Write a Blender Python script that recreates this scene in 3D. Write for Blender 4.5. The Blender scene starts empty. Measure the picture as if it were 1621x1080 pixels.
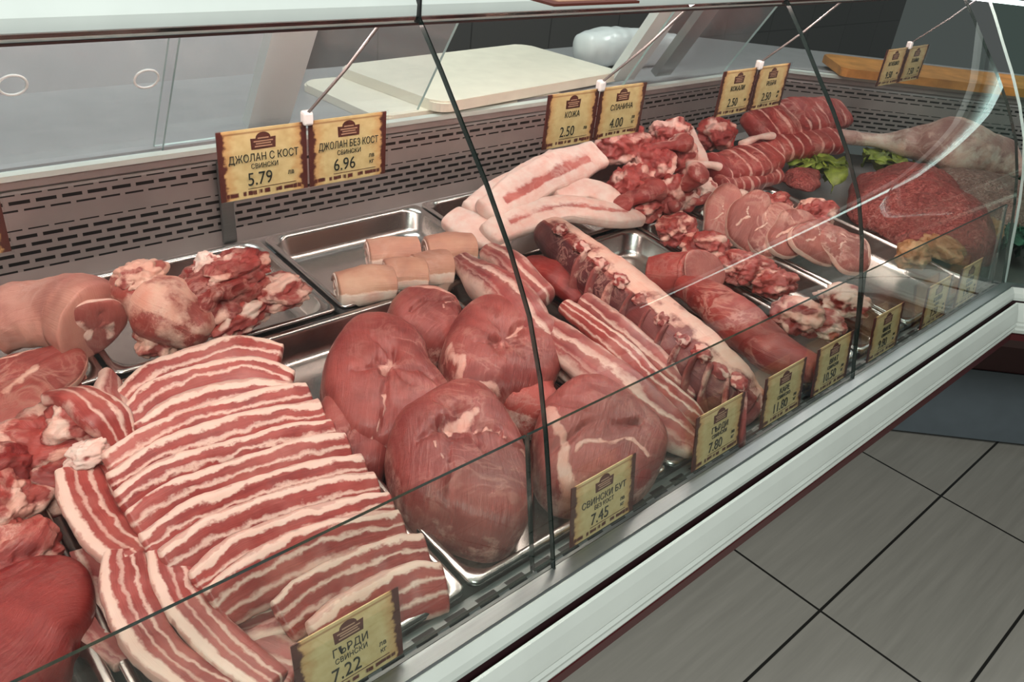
import bpy, bmesh, math, random
from mathutils import Vector, Matrix, noise
SC = bpy.context.scene
COL = SC.collection
V = Vector
# ------------------------------------------------------------------ camera
CX, CY, F = 810.5, 540.0, 1294.706
RX = V((0.738742, -0.279486, 0.613308))     # counter axis seen by the camera
RY = V((-0.666525, -0.437982, 0.603254))    # depth axis (towards the butcher)
RZ = V((0.100017, -0.854435, -0.509841))    # up axis
HC = 1.40
cam = bpy.data.cameras.new('camera'); cam.lens = F/1621*36; cam.sensor_width = 36; cam.sensor_fit = 'HORIZONTAL'
cam.clip_start = 0.02
camo = bpy.data.objects.new('camera', cam); COL.objects.link(camo)
m = Matrix(((RX[0], -RX[1], -RX[2], 0), (RY[0], -RY[1], -RY[2], 0), (RZ[0], -RZ[1], -RZ[2], HC), (0, 0, 0, 1)))
camo.matrix_world = m
SC.camera = camo
# ------------------------------------------------------------------ view, world, unseen fill lights
SC.view_settings.view_transform = 'Standard'; SC.view_settings.look = 'None'
SC.view_settings.exposure = -0.55; SC.view_settings.gamma = 1.0; SC.view_settings.use_curve_mapping = False
SC.cycles.use_denoising = True
SC.cycles.max_bounces = 12; SC.cycles.transparent_max_bounces = 24; SC.cycles.sample_clamp_indirect = 6
w = bpy.data.worlds.new('shop_air'); SC.world = w; w.use_nodes = True
w.node_tree.nodes['Background'].inputs[0].default_value = (0.80, 0.88, 0.85, 1)
w.node_tree.nodes['Background'].inputs[1].default_value = 0.14
def area(name, loc, target, sx, sy, power, col):
    l = bpy.data.lights.new(name, 'AREA'); l.shape = 'RECTANGLE'; l.size = sx; l.size_y = sy; l.energy = power; l.color = col
    o = bpy.data.objects.new(name, l); COL.objects.link(o); o.location = loc
    o.rotation_euler = (V(target)-V(loc)).to_track_quat('-Z', 'Y').to_euler()
    return o
area('unseen_fill', (-0.6, -1.0, 2.75), (1.5, -0.2, 0.0), 1.0, 0.5, 105, (1.0, 0.99, 0.94))  # unseen fill for floor and rails, placed clear of glass reflections
area('unseen_fill', (3.0, 0.65, 2.75), (2.3, 0.0, 0.3), 0.8, 0.4, 30, (1.0, 1.0, 0.97))  # unseen fill added to brighten the corner rails and their reflection
area('unseen_fill', (0.5, 1.35, 2.75), (0.5, 1.25, 0), 1.6, 0.4, 52, (0.97, 1.0, 0.98))  # unseen fill added to brighten the canopy and the area behind
# ------------------------------------------------------------------ geometry frames
def ray(px, py):
    c = V((px-CX, py-CY, F)); return V((RX.dot(c), RY.dot(c), RZ.dot(c)))
SL, Y0, Z0 = 0.07, 0.424, 0.75
def dz(y): return Z0+(y-Y0)*SL
def dk(x, y, h=0): return V((x, y, dz(y)+h))
def D(px, py, h=0.0):            # point at height h above the tilted display deck
    r = ray(px, py); t = (Z0+h-Y0*SL-HC)/(r.z-SL*r.y); return V((0, 0, HC))+r*t
def onz(px, py, z):
    r = ray(px, py); t = (z-HC)/r.z; return V((0, 0, HC))+r*t
def ony(px, py, y):
    r = ray(px, py); t = y/r.y; return V((0, 0, HC))+r*t
# ------------------------------------------------------------------ object helpers
def link(name, mesh, mat=None, parent=None, smooth=False):
    o = bpy.data.objects.new(name, mesh); COL.objects.link(o)
    if mat is not None:
        for mm in (mat if isinstance(mat, (list, tuple)) else [mat]): mesh.materials.append(mm)
    if parent is not None: o.parent = parent
    if smooth:
        for p in mesh.polygons: p.use_smooth = True
    return o
def empty(name, loc=(0, 0, 0)):
    o = bpy.data.objects.new(name, None); COL.objects.link(o); o.location = loc; o.empty_display_size = 0.05; return o
def tag(o, label, cat, group=None, kind=None):
    if label: o['label'] = label
    if cat: o['category'] = cat
    if group: o['group'] = group
    if kind: o['kind'] = kind
    return o
def frombm(bm, name='m'):
    me = bpy.data.meshes.new(name); bm.normal_update(); bm.to_mesh(me); bm.free(); return me
def boxbm(bm, x0, x1, y0, y1, z0, z1, mi=0):
    vs = [bm.verts.new(p) for p in ((x0,y0,z0),(x1,y0,z0),(x1,y1,z0),(x0,y1,z0),(x0,y0,z1),(x1,y0,z1),(x1,y1,z1),(x0,y1,z1))]
    for f in ((0,3,2,1),(4,5,6,7),(0,1,5,4),(1,2,6,5),(2,3,7,6),(3,0,4,7)):
        bm.faces.new([vs[i] for i in f]).material_index = mi
def box(name, x0, x1, y0, y1, z0, z1, mat, parent=None, bev=0):
    bm = bmesh.new(); boxbm(bm, x0, x1, y0, y1, z0, z1)
    if bev: bmesh.ops.bevel(bm, geom=bm.edges[:], offset=bev, segments=2, affect='EDGES', profile=.5)
    return link(name, frombm(bm), mat, parent)
def tube(name, pts, r, mat, parent=None, n=10, caps=True):
    pts = [V(p) for p in pts]; bm = bmesh.new(); rings = []
    for i, p in enumerate(pts):
        t = (pts[min(i+1, len(pts)-1)]-pts[max(i-1, 0)]).normalized()
        a = V((0, 0, 1)) if abs(t.z) < .9 else V((1, 0, 0))
        s = t.cross(a).normalized(); q = s.cross(t)
        rr = r[i] if isinstance(r, (list, tuple)) else r
        rings.append([bm.verts.new(p+s*math.cos(k*2*math.pi/n)*rr+q*math.sin(k*2*math.pi/n)*rr) for k in range(n)])
    for a, b in zip(rings, rings[1:]):
        for k in range(n): bm.faces.new((a[k], a[(k+1) % n], b[(k+1) % n], b[k]))
    if caps: bm.faces.new(rings[0][::-1]); bm.faces.new(rings[-1])
    bmesh.ops.recalc_face_normals(bm, faces=bm.faces[:])
    return link(name, frombm(bm), mat, parent, True)
# ------------------------------------------------------------------ materials
class NT:
    def __init__(s, name):
        s.m = bpy.data.materials.new(name); s.m.use_nodes = True; s.t = s.m.node_tree; s.n = s.t.nodes
        s.b = s.n['Principled BSDF']; s.out = s.n['Material Output']
    def add(s, typ, **kw):
        nd = s.n.new(typ)
        for k, v in kw.items():
            if k.startswith('i_'):
                key = k[2:]; key = int(key) if key.isdigit() else key.replace('_', ' ')
                if hasattr(v, 'is_output'): s.t.links.new(v, nd.inputs[key])
                else: nd.inputs[key].default_value = v
            else: setattr(nd, k, v)
        return nd
    def math(s, op, a, b=0.0, clamp=False):
        nd = s.add('ShaderNodeMath', operation=op, use_clamp=clamp)
        for i, v in enumerate((a, b)):
            if hasattr(v, 'is_output'): s.t.links.new(v, nd.inputs[i])
            else: nd.inputs[i].default_value = v
        return nd.outputs[0]
    def ramp(s, fac, stops, interp='LINEAR'):
        nd = s.n.new('ShaderNodeValToRGB'); s.t.links.new(fac, nd.inputs[0]); e = nd.color_ramp.elements
        nd.color_ramp.interpolation = interp
        while len(e) < len(stops): e.new(.5)
        for el, (p, c) in zip(e, stops):
            el.position = p; el.color = tuple(c)+((1,) if len(c) == 3 else ())
        return nd.outputs[0]
    def mix(s, f, a, b, mode='MIX'):
        nd = s.add('ShaderNodeMix', data_type='RGBA', blend_type=mode)
        for i, v in ((0, f), (6, a), (7, b)):
            if hasattr(v, 'is_output'): s.t.links.new(v, nd.inputs[i])
            else: nd.inputs[i].default_value = v if i == 0 else (tuple(v)+(1,))[:4]
        return nd.outputs[2]
    def coord(s, which='Object', scale=(1, 1, 1), rnd=False):
        tc = s.add('ShaderNodeTexCoord'); v = tc.outputs[which]
        if rnd:
            oi = s.add('ShaderNodeObjectInfo'); r = s.math('MULTIPLY', oi.outputs['Random'], 61.0)
            cb = s.add('ShaderNodeCombineXYZ', i_0=r, i_1=r, i_2=r)
            v = s.add('ShaderNodeVectorMath', operation='ADD', i_0=v, i_1=cb.outputs[0]).outputs[0]
        return s.add('ShaderNodeMapping', i_0=v, i_3=scale).outputs[0]
    def noise(s, vec, scale, detail=4, rough=.55, dist=0.0):
        return s.add('ShaderNodeTexNoise', i_Vector=vec, i_Scale=scale, i_Detail=detail, i_Roughness=rough, i_Distortion=dist).outputs[0]
    def link(s, a, b): s.t.links.new(a, s.b.inputs[b] if isinstance(b, str) else b)
    def bump(s, h, strength=.3, dist=.002):
        nd = s.add('ShaderNodeBump', i_Strength=strength, i_Distance=dist, i_Height=h); s.link(nd.outputs[0], 'Normal')
def plain(name, col, rough=.5, metal=0.0, var=0.06, scale=20, spec=.5, bump=0):
    t = NT(name); c = t.coord('Object'); n = t.noise(c, scale)
    lo = [max(0, x*(1-var)) for x in col]; hi = [min(1, x*(1+var)) for x in col]
    t.link(t.ramp(n, [(.3, lo), (.7, hi)]), 'Base Color')
    t.b.inputs['Roughness'].default_value = rough; t.b.inputs['Metallic'].default_value = metal
    t.b.inputs['Specular IOR Level'].default_value = spec
    if bump: t.bump(n, bump)
    return t.m
def steel(name, col=(.62, .60, .58), rough=.28, stretch=(3, 90, 90)):
    t = NT(name); c = t.coord('Object', stretch); n = t.noise(c, 6, 3)
    t.link(t.ramp(n, [(.3, [x*.9 for x in col]), (.7, col)]), 'Base Color'); t.b.inputs['Metallic'].default_value = 1
    t.link(t.math('ADD', t.math('MULTIPLY', n, .12), rough-.06), 'Roughness'); t.bump(n, .05, .001)
    return t.m
def glassmat(name, tint=(.93, .965, .95), refl=1.5, rough=0.0):
    t = NT(name); t.n.remove(t.b)
    fr = t.add('ShaderNodeFresnel', i_IOR=1.5); g = t.add('ShaderNodeNewGeometry')
    f = t.math('MULTIPLY', t.math('MULTIPLY', fr.outputs[0], refl), t.math('SUBTRACT', 1.0, g.outputs['Backfacing']), True)
    a = t.add('ShaderNodeBsdfTransparent', i_Color=tint+(1,)); b = t.add('ShaderNodeBsdfGlossy', i_Roughness=rough)
    mx = t.add('ShaderNodeMixShader', i_0=f, i_1=a.outputs[0], i_2=b.outputs[0]); t.t.links.new(mx.outputs[0], t.out.inputs[0])
    return t.m
def hazy(name, tint, refl, haze):
    t = NT(name); t.n.remove(t.b)
    fr = t.add('ShaderNodeFresnel', i_IOR=1.49); g = t.add('ShaderNodeNewGeometry')
    f = t.math('MULTIPLY', t.math('MULTIPLY', fr.outputs[0], refl), t.math('SUBTRACT', 1.0, g.outputs['Backfacing']), True)
    a = t.add('ShaderNodeBsdfTransparent', i_Color=tint+(1,)); d = t.add('ShaderNodeBsdfTranslucent', i_Color=(.8, .8, .8, 1)); d2 = t.add('ShaderNodeBsdfDiffuse', i_Color=(.8, .8, .8, 1))
    dm = t.add('ShaderNodeMixShader', i_0=.5, i_1=d.outputs[0], i_2=d2.outputs[0])
    m1 = t.add('ShaderNodeMixShader', i_0=haze, i_1=a.outputs[0], i_2=dm.outputs[0])
    b = t.add('ShaderNodeBsdfGlossy', i_Roughness=.08)
    mx = t.add('ShaderNodeMixShader', i_0=f, i_1=m1.outputs[0], i_2=b.outputs[0]); t.t.links.new(mx.outputs[0], t.out.inputs[0])
    return t.m
def emit(name, col, strength):
    t = NT(name); t.b.inputs['Emission Color'].default_value = tuple(col)+(1,); t.b.inputs['Emission Strength'].default_value = strength
    t.b.inputs['Base Color'].default_value = (.8, .8, .8, 1); return t.m
def slotmat(name, metal, period, rowh, sw, sh):
    # staggered punched slots in sheet metal, from the sheet's own UV lengths
    t = NT(name); c = t.coord('UV')
    br = t.add('ShaderNodeTexBrick', i_Vector=c, i_Scale=1.0, i_Mortar_Size=(1-sh)*rowh*.5, i_Mortar_Smooth=.1)
    br.inputs['Brick Width'].default_value = period; br.inputs['Row Height'].default_value = rowh
    br.inputs['Color1'].default_value = br.inputs['Color2'].default_value = (0.004, .004, .004, 1); br.inputs['Mortar'].default_value = tuple(metal)+(1,)
    t.link(br.outputs['Color'], 'Base Color'); t.link(t.math('MULTIPLY', br.outputs['Fac'], .55), 'Metallic'); t.b.inputs['Roughness'].default_value = .35
    return t.m
def meat(name, lo, hi, fatc=(.80, .56, .48), marb=.0, mscale=28, fib=.25, rough=.34, fibs=(6, 60, 1), dark=.0, big=.55):
    """raw meat: muscle colour in broad and fine patches, fibre streaks, fat from the vertex attribute 'fat'
    (negative = dark purple membrane) plus marbling veins"""
    t = NT(name); c = t.coord('Object', rnd=True); n = t.noise(c, 24, 6, .65)
    col = t.ramp(n, [(.30, lo), (.52, [(a+b)/2 for a, b in zip(lo, hi)]), (.72, hi)])
    nb = t.noise(c, 9, 3, .55, .8)
    col = t.mix(t.math('MULTIPLY', t.ramp(nb, [(.38, (1, 1, 1)), (.55, (0, 0, 0))]), big), col, [lo[0]*.62, lo[1]*.50, lo[2]*.58])
    col = t.mix(t.math('MULTIPLY', t.ramp(nb, [(.52, (0, 0, 0)), (.72, (1, 1, 1))]), .45), col, [min(1, hi[0]*1.12+.02), hi[1]*1.4+.015, hi[2]*1.4+.015])
    uv = t.coord('UV', fibs, rnd=True); fb = t.noise(uv, 1.0, 5, .65, .8)
    fr = t.ramp(fb, [(.47, (0, 0, 0)), (.70, (1, 1, 1))])
    col = t.mix(t.math('MULTIPLY', fr, fib), col, [min(1, hi[0]*1.15+.04), hi[1]*1.6+.03, hi[2]*1.6+.03])
    n2 = t.noise(c, mscale, 4, .6, 1.2)
    vein = t.math('SUBTRACT', 1.0, t.math('MULTIPLY', t.math('ABSOLUTE', t.math('SUBTRACT', n2, .5)), 16.0), True)
    n3 = t.noise(c, 11, 3); gate = t.ramp(n3, [(.42, (0, 0, 0)), (.62, (1, 1, 1))])
    at = t.add('ShaderNodeAttribute', attribute_name='fat').outputs['Fac']
    nn = t.math('MULTIPLY', t.math('SUBTRACT', t.noise(c, 42, 6, .68), .5), 1.15)
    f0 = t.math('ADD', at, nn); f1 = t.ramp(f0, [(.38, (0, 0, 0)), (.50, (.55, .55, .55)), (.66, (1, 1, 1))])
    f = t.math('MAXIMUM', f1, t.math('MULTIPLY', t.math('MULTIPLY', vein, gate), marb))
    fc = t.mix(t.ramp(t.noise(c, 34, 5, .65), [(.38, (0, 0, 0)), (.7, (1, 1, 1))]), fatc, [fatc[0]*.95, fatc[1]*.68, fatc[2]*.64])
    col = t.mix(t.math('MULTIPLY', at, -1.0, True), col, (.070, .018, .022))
    t.link(t.mix(f, col, fc), 'Base Color')
    t.link(t.math('ADD', t.math('MULTIPLY', t.noise(c, 60, 3), .30), rough-.13), 'Roughness'); t.b.inputs['Specular IOR Level'].default_value = .5
    t.b.inputs['Subsurface Weight'].default_value = .08; t.b.inputs['Subsurface Radius'].default_value = (1, .3, .22); t.b.inputs['Subsurface Scale'].default_value = .004
    t.bump(t.math('ADD', t.math('MULTIPLY', fb, .7), t.math('ADD', n, t.math('MULTIPLY', f, .5))), .55, .004)
    return t.m
def mincemat(name, lo, hi):
    t = NT(name); c = t.coord('Object', rnd=True); n = t.noise(c, 95, 4, .6, 1.8); n2 = t.noise(c, 14, 3)
    col = t.ramp(n, [(.34, [x*.45 for x in lo]), (.46, lo), (.56, hi), (.68, [min(1, hi[0]*1.15+.05), hi[1]*1.9+.05, hi[2]*1.9+.05])])
    t.link(t.mix(t.ramp(n2, [(.4, (.35, .35, .35)), (.6, (0, 0, 0))]), col, [x*.55 for x in lo]), 'Base Color'); t.b.inputs['Roughness'].default_value = .42
    t.bump(n, 1.0, .008); return t.m
def stripemeat(name, stops, wob=.10, lo=(.21, .022, .020), hi=(.37, .064, .054), fatc=(.80, .58, .50)):
    """layered belly: fat and lean bands run along the slice (UV v goes across it)"""
    t = NT(name); c = t.coord('Object', rnd=True)
    tc = t.add('ShaderNodeTexCoord'); sep = t.add('ShaderNodeSeparateXYZ', i_0=tc.outputs['UV'])
    uv = t.coord('UV', (9, 1.2, 1), rnd=True)
    d = t.math('MULTIPLY', t.math('SUBTRACT', t.noise(uv, 1.6, 4, .6), .5), wob*2.6)
    d = t.math('ADD', d, t.math('MULTIPLY', t.math('SUBTRACT', t.noise(t.coord('UV', (4, .3, 1), rnd=True), 1.3, 2), .5), wob*2.2)); d2 = t.math('MULTIPLY', t.math('SUBTRACT', t.noise(c, 55, 6, .68), .5), .26)
    v = t.math('ADD', sep.outputs[1], t.math('ADD', d, d2))
    f = t.ramp(v, [(p, (x, x, x)) for p, x in stops])
    fb = t.noise(t.coord('UV', (14, 60, 1), rnd=True), 1.0, 3)
    mus = t.mix(t.ramp(t.math('ADD', t.math('MULTIPLY', t.noise(c, 26, 4), .6), t.math('MULTIPLY', fb, .4)), [(.36, (0, 0, 0)), (.62, (1, 1, 1))]), lo, hi); mus = t.mix(t.ramp(t.noise(c, 12, 4, .6), [(.48, (0, 0, 0)), (.72, (.7, .7, .7))]), mus, (.48, .15, .125))
    ff = t.mix(t.noise(c, 40, 3), fatc, [fatc[0]*.96, fatc[1]*.84, fatc[2]*.82])
    t.link(t.mix(f, mus, ff), 'Base Color')
    t.b.inputs['Roughness'].default_value = .36
    t.b.inputs['Subsurface Weight'].default_value = .12; t.b.inputs['Subsurface Radius'].default_value = (1, .35, .25); t.b.inputs['Subsurface Scale'].default_value = .005
    t.bump(t.math('ADD', f, fb), .25, .002)
    return t.m
M = {}
M['white_metal'] = plain('white_enamel', (.70, .78, .75), .3, var=.03)
M['rail'] = plain('white_plastic_rail', (.58, .64, .60), .38, var=.05, scale=9)
M['maroon'] = plain('maroon_laminate', (.060, .008, .010), .35)
M['recess'] = plain('dark_maroon_rubber_and_shade', (.022, .006, .008), .5)
M['alu'] = steel('brushed_aluminium', (.40, .43, .43), .38, (1, 60, 60))
M['steel'] = steel('stainless_steel', (.66, .63, .60), .26)
M['worktop'] = plain('pale_grey_worktop', (.42, .42, .43), .4, .3)
M['pan'] = steel('stainless_pan', (.60, .57, .55), .24, (20, 20, 60))
M['panel'] = plain('satin_back_panel', (.40, .36, .35), .34, .55, var=.08, scale=14)
M['slots'] = slotmat('slotted_steel', (.40, .36, .35), .034, .0125, .8, .38)
M['fslots'] = slotmat('slotted_front_grille', (.26, .27, .27), .040, .0275, .8, .45)
M['grey_base'] = plain('blue_grey_laminate', (.115, .145, .165), .5)
M['glass'] = glassmat('clear_glass')
M['glass_green'] = glassmat('greenish_glass', (.80, .90, .86))
M['acrylic'] = hazy('hazed_acrylic', (.97, .97, .98), 1.0, .10)  # diffuse share stands in for the reflected haze on the doors
M['glass_edge'] = plain('green_glass_edge', (.014, .024, .021), .12, spec=.8)
M['edge_pale'] = plain('pale_glass_edge', (.35, .48, .45), .2)
M['tube'] = emit('pink_meat_lamp', (1.0, .74, .69), 54)
M['tube_cool'] = emit('cool_case_lamp', (.88, .94, .97), 9)
M['plastic_white'] = plain('white_polyethylene', (.86, .81, .68), .45, var=.05, scale=30)
M['bag'] = plain('white_plastic_film', (.75, .80, .80), .25, var=.05)
M['wood'] = plain('orange_lit_wood', (.55, .24, .06), .5, var=.3)  # orange light on the corner ledge is put into this colour
M['clip'] = plain('translucent_clip', (.75, .72, .72), .2)
M['dark'] = plain('dark_rubber', (.015, .015, .016), .5)
# floor tiles
t = NT('grey_wood_look_tiles'); c = t.coord('Object')
br = t.add('ShaderNodeTexBrick', i_Vector=c, i_Scale=1.0, i_Mortar_Size=.0035, i_Mortar_Smooth=.2, offset=0.0)
br.inputs['Brick Width'].default_value = .6585; br.inputs['Row Height'].default_value = .307
br.inputs['Color1'].default_value = (.335, .328, .292, 1); br.inputs['Color2'].default_value = (.37, .36, .322, 1); br.inputs['Mortar'].default_value = (.022, .022, .02, 1)
st = t.noise(t.coord('Object', (2.2, 45, 1)), 1.0, 5, .65)
t.link(t.mix(t.ramp(st, [(.35, (0, 0, 0)), (.72, (.65, .65, .65))]), br.outputs['Color'], (.29, .285, .26)), 'Base Color')
t.link(t.mix(br.outputs['Fac'], t.mix(t.ramp(st, [(.35, (0, 0, 0)), (.75, (.5, .5, .5))]), br.outputs['Color'], (.52, .51, .455)), (.022, .022, .02)), 'Base Color')
t.b.inputs['Roughness'].default_value = .42; t.bump(t.math('SUBTRACT', st, t.math('MULTIPLY', br.outputs['Fac'], 2)), .12, .002)
M['floor'] = t.m
t = NT('dark_wall_tiles'); c = t.coord('Object')
br = t.add('ShaderNodeTexBrick', i_Vector=t.add('ShaderNodeMapping', i_0=c, i_2=(math.pi/2, 0, 0)).outputs[0], i_Scale=1.0, i_Mortar_Size=.003, offset=0.0)
br.inputs['Brick Width'].default_value = .40; br.inputs['Row Height'].default_value = .25
br.inputs['Color1'].default_value = (.075, .072, .072, 1); br.inputs['Color2'].default_value = (.09, .086, .085, 1); br.inputs['Mortar'].default_value = (.035, .033, .033, 1)
t.link(br.outputs['Color'], 'Base Color'); t.b.inputs['Roughness'].default_value = .35
M['wall'] = t.m
# meats
M['ham'] = meat('ham_muscle', (.225, .034, .030), (.350, .074, .063), (.70, .41, .35), .30, 20, .28)
M['collar'] = meat('marbled_collar', (0.246, 0.022, 0.018), (0.360, 0.047, 0.038), (.78, .48, .40), .45, 18, .25)
M['lean'] = meat('lean_pork', (0.311, 0.033, 0.027), (0.409, 0.065, 0.052), (.80, .58, .50), .18, 26, .22)
M['beef'] = meat('dark_lean', (0.186, 0.011, 0.011), (0.316, 0.030, 0.024), (.72, .40, .34), .10, 22, .2)
M['loin'] = meat('bone_in_loin', (0.196, 0.022, 0.019), (0.311, 0.051, 0.043), (.80, .52, .43), .30, 30, .25)
M['fatty'] = meat('back_fat', (0.484, 0.105, 0.087), (0.595, 0.167, 0.138), (.86, .65, .58), .4, 16, .15)
M['hock'] = meat('pork_hock', (0.327, 0.053, 0.041), (0.426, 0.098, 0.078), (.76, .46, .37), .35, 20, .12)
M['hockskin'] = meat('hock_skin', (.50, .185, .145), (.60, .27, .21), (.78, .52, .44), .3, 12, .1, .40)
M['chop'] = meat('pork_chop_face', (.30, .070, .055), (.44, .130, .105), (.80, .55, .46), .55, 16, .35)
M['pinkface'] = meat('pale_pork_face', (0.352, 0.083, 0.068), (0.440, 0.133, 0.112), (.80, .56, .48), .15, 22, .2)
M['skin'] = meat('pork_rind', (.58, .26, .175), (.68, .36, .255), (.82, .64, .55), .2, 12, .1, .42)
M['bone'] = meat('bone_scraps', (0.270, 0.022, 0.022), (0.392, 0.058, 0.048), (.76, .46, .40), .35, 16, .3)
M['mince'] = mincemat('minced_meat', (.36, .055, .048), (.46, .105, .09))
M['mincegrey'] = mincemat('grey_pink_mince', (.30, .155, .125), (.42, .24, .20))
M['lamb'] = meat('lamb_leg', (.36, .17, .145), (.46, .27, .23), (.66, .54, .46), .5, 14, .2)
M['sausage'] = meat('orange_spiced_meat', (.40, .14, .05), (.52, .23, .09), (.6, .38, .2), .5, 30, .1)
M['lettuce'] = plain('lettuce_green', (.20, .24, .03), .5, var=.6, scale=40)
M['lettuce_dark'] = plain('dark_leaf_green', (.015, .07, .04), .5, var=.6, scale=30)
M['belly'] = stripemeat('pork_belly_slice', [(0, .6), (.03, 1), (.13, 1), (.17, .0), (.30, .0), (.35, .75), (.38, .85), (.42, 0), (.60, 0), (.66, .7), (.69, .7), (.74, 0), (.92, 0), (1, .6)], .15)
M['belly_flat'] = stripemeat('pork_belly_slice_flat', [(0, .3), (.06, 0), (.24, 0), (.28, .7), (.32, .8), (.36, 0), (.52, 0), (.56, .6), (.60, .5), (.64, 0), (.76, 0), (.81, 1), (.97, 1), (1, .5)], .09)
M['belly2'] = stripemeat('pork_belly_strip', [(0, .5), (.08, .7), (.16, .1), (.36, 0), (.42, .55), (.50, .85), (.54, .1), (.72, 0), (.80, .35), (.84, 0), (.92, .5), (1, .9)], .20, (.18, .022, .026), (.34, .066, .060))
# ------------------------------------------------------------------ swept case profiles
PATH = [V((-0.9, .39)), V((1.80, .39)), V((2.52, -.33)), V((2.52, -1.6))]
def pathoff(i, o):
    def nrm(a, b): d = (b-a).normalized(); return V((-d.y, d.x))
    ns = []
    if i > 0: ns.append(nrm(PATH[i-1], PATH[i]))
    if i < len(PATH)-1: ns.append(nrm(PATH[i], PATH[i+1]))
    n = ns[0] if len(ns) == 1 else (ns[0]+ns[1])/(1+ns[0].dot(ns[1]))
    return PATH[i]+n*o
def sweep(name, prof, mat, parent, i0=0, i1=1, closed=False, mats=None, smooth=False, xs=None):
    """extrude a (y,z) profile along PATH[i0..i1]; mats = material index of each profile segment"""
    bm = bmesh.new(); uvl = bm.loops.layers.uv.new('UVMap'); cols = []
    st = []
    for i in range(i0, i1+1): st.append((i, None))
    for (i, _) in st:
        c = []
        for (y, z) in prof:
            p = pathoff(i, y-.39); c.append(bm.verts.new((p.x, p.y, z)))
        cols.append(c)
    if xs:
        for c, x in zip(cols, xs):
            if x is not None:
                for v in c: v.co.x = x
    ln = [0]
    for a, b in zip(prof, prof[1:]+[prof[0]]): ln.append(ln[-1]+math.hypot(b[0]-a[0], b[1]-a[1]))
    L = 0; n = len(prof)
    for j in range(len(cols)-1):
        d = (cols[j+1][0].co-cols[j][0].co).length
        for k in range(n if closed else n-1):
            k2 = (k+1) % n
            f = bm.faces.new((cols[j][k], cols[j+1][k], cols[j+1][k2], cols[j][k2]))
            for lp, uv in zip(f.loops, ((L, ln[k]), (L+d, ln[k]), (L+d, ln[k+1]), (L, ln[k+1]))): lp[uvl].uv = uv
            if mats: f.material_index = mats[k]
        L += d
    if closed:
        bm.faces.new(cols[0]); bm.faces.new(cols[-1][::-1])
        bmesh.ops.recalc_face_normals(bm, faces=bm.faces[:])
    return link(name, frombm(bm), mat, parent, smooth)
def thick(pts, th):
    """close an open profile polyline into a strip of thickness th (to its right)"""
    out = []
    for i, p in enumerate(pts):
        a = V(pts[max(i-1, 0)]); b = V(pts[min(i+1, len(pts)-1)]); d = (b-a).normalized(); out.append((p[0]+d.y*th, p[1]-d.x*th))
    return list(pts)+out[::-1]
# ------------------------------------------------------------------ setting
fl = box('floor', -1.2, 4.2, -2.4, 3.0, -.03, 0, M['floor']); fl['kind'] = 'structure'
# put a tile corner where the photo has one: local texture origin
q = onz(1298, 967, 0); fl.data.transform(Matrix.Translation((-q.x, -q.y, 0))); fl.location = (q.x, q.y, 0)
wb = box('wall_back', -1.2, 5.5, 2.35, 2.43, 0, 2.8, M['wall']); wb['kind'] = 'structure'
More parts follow.
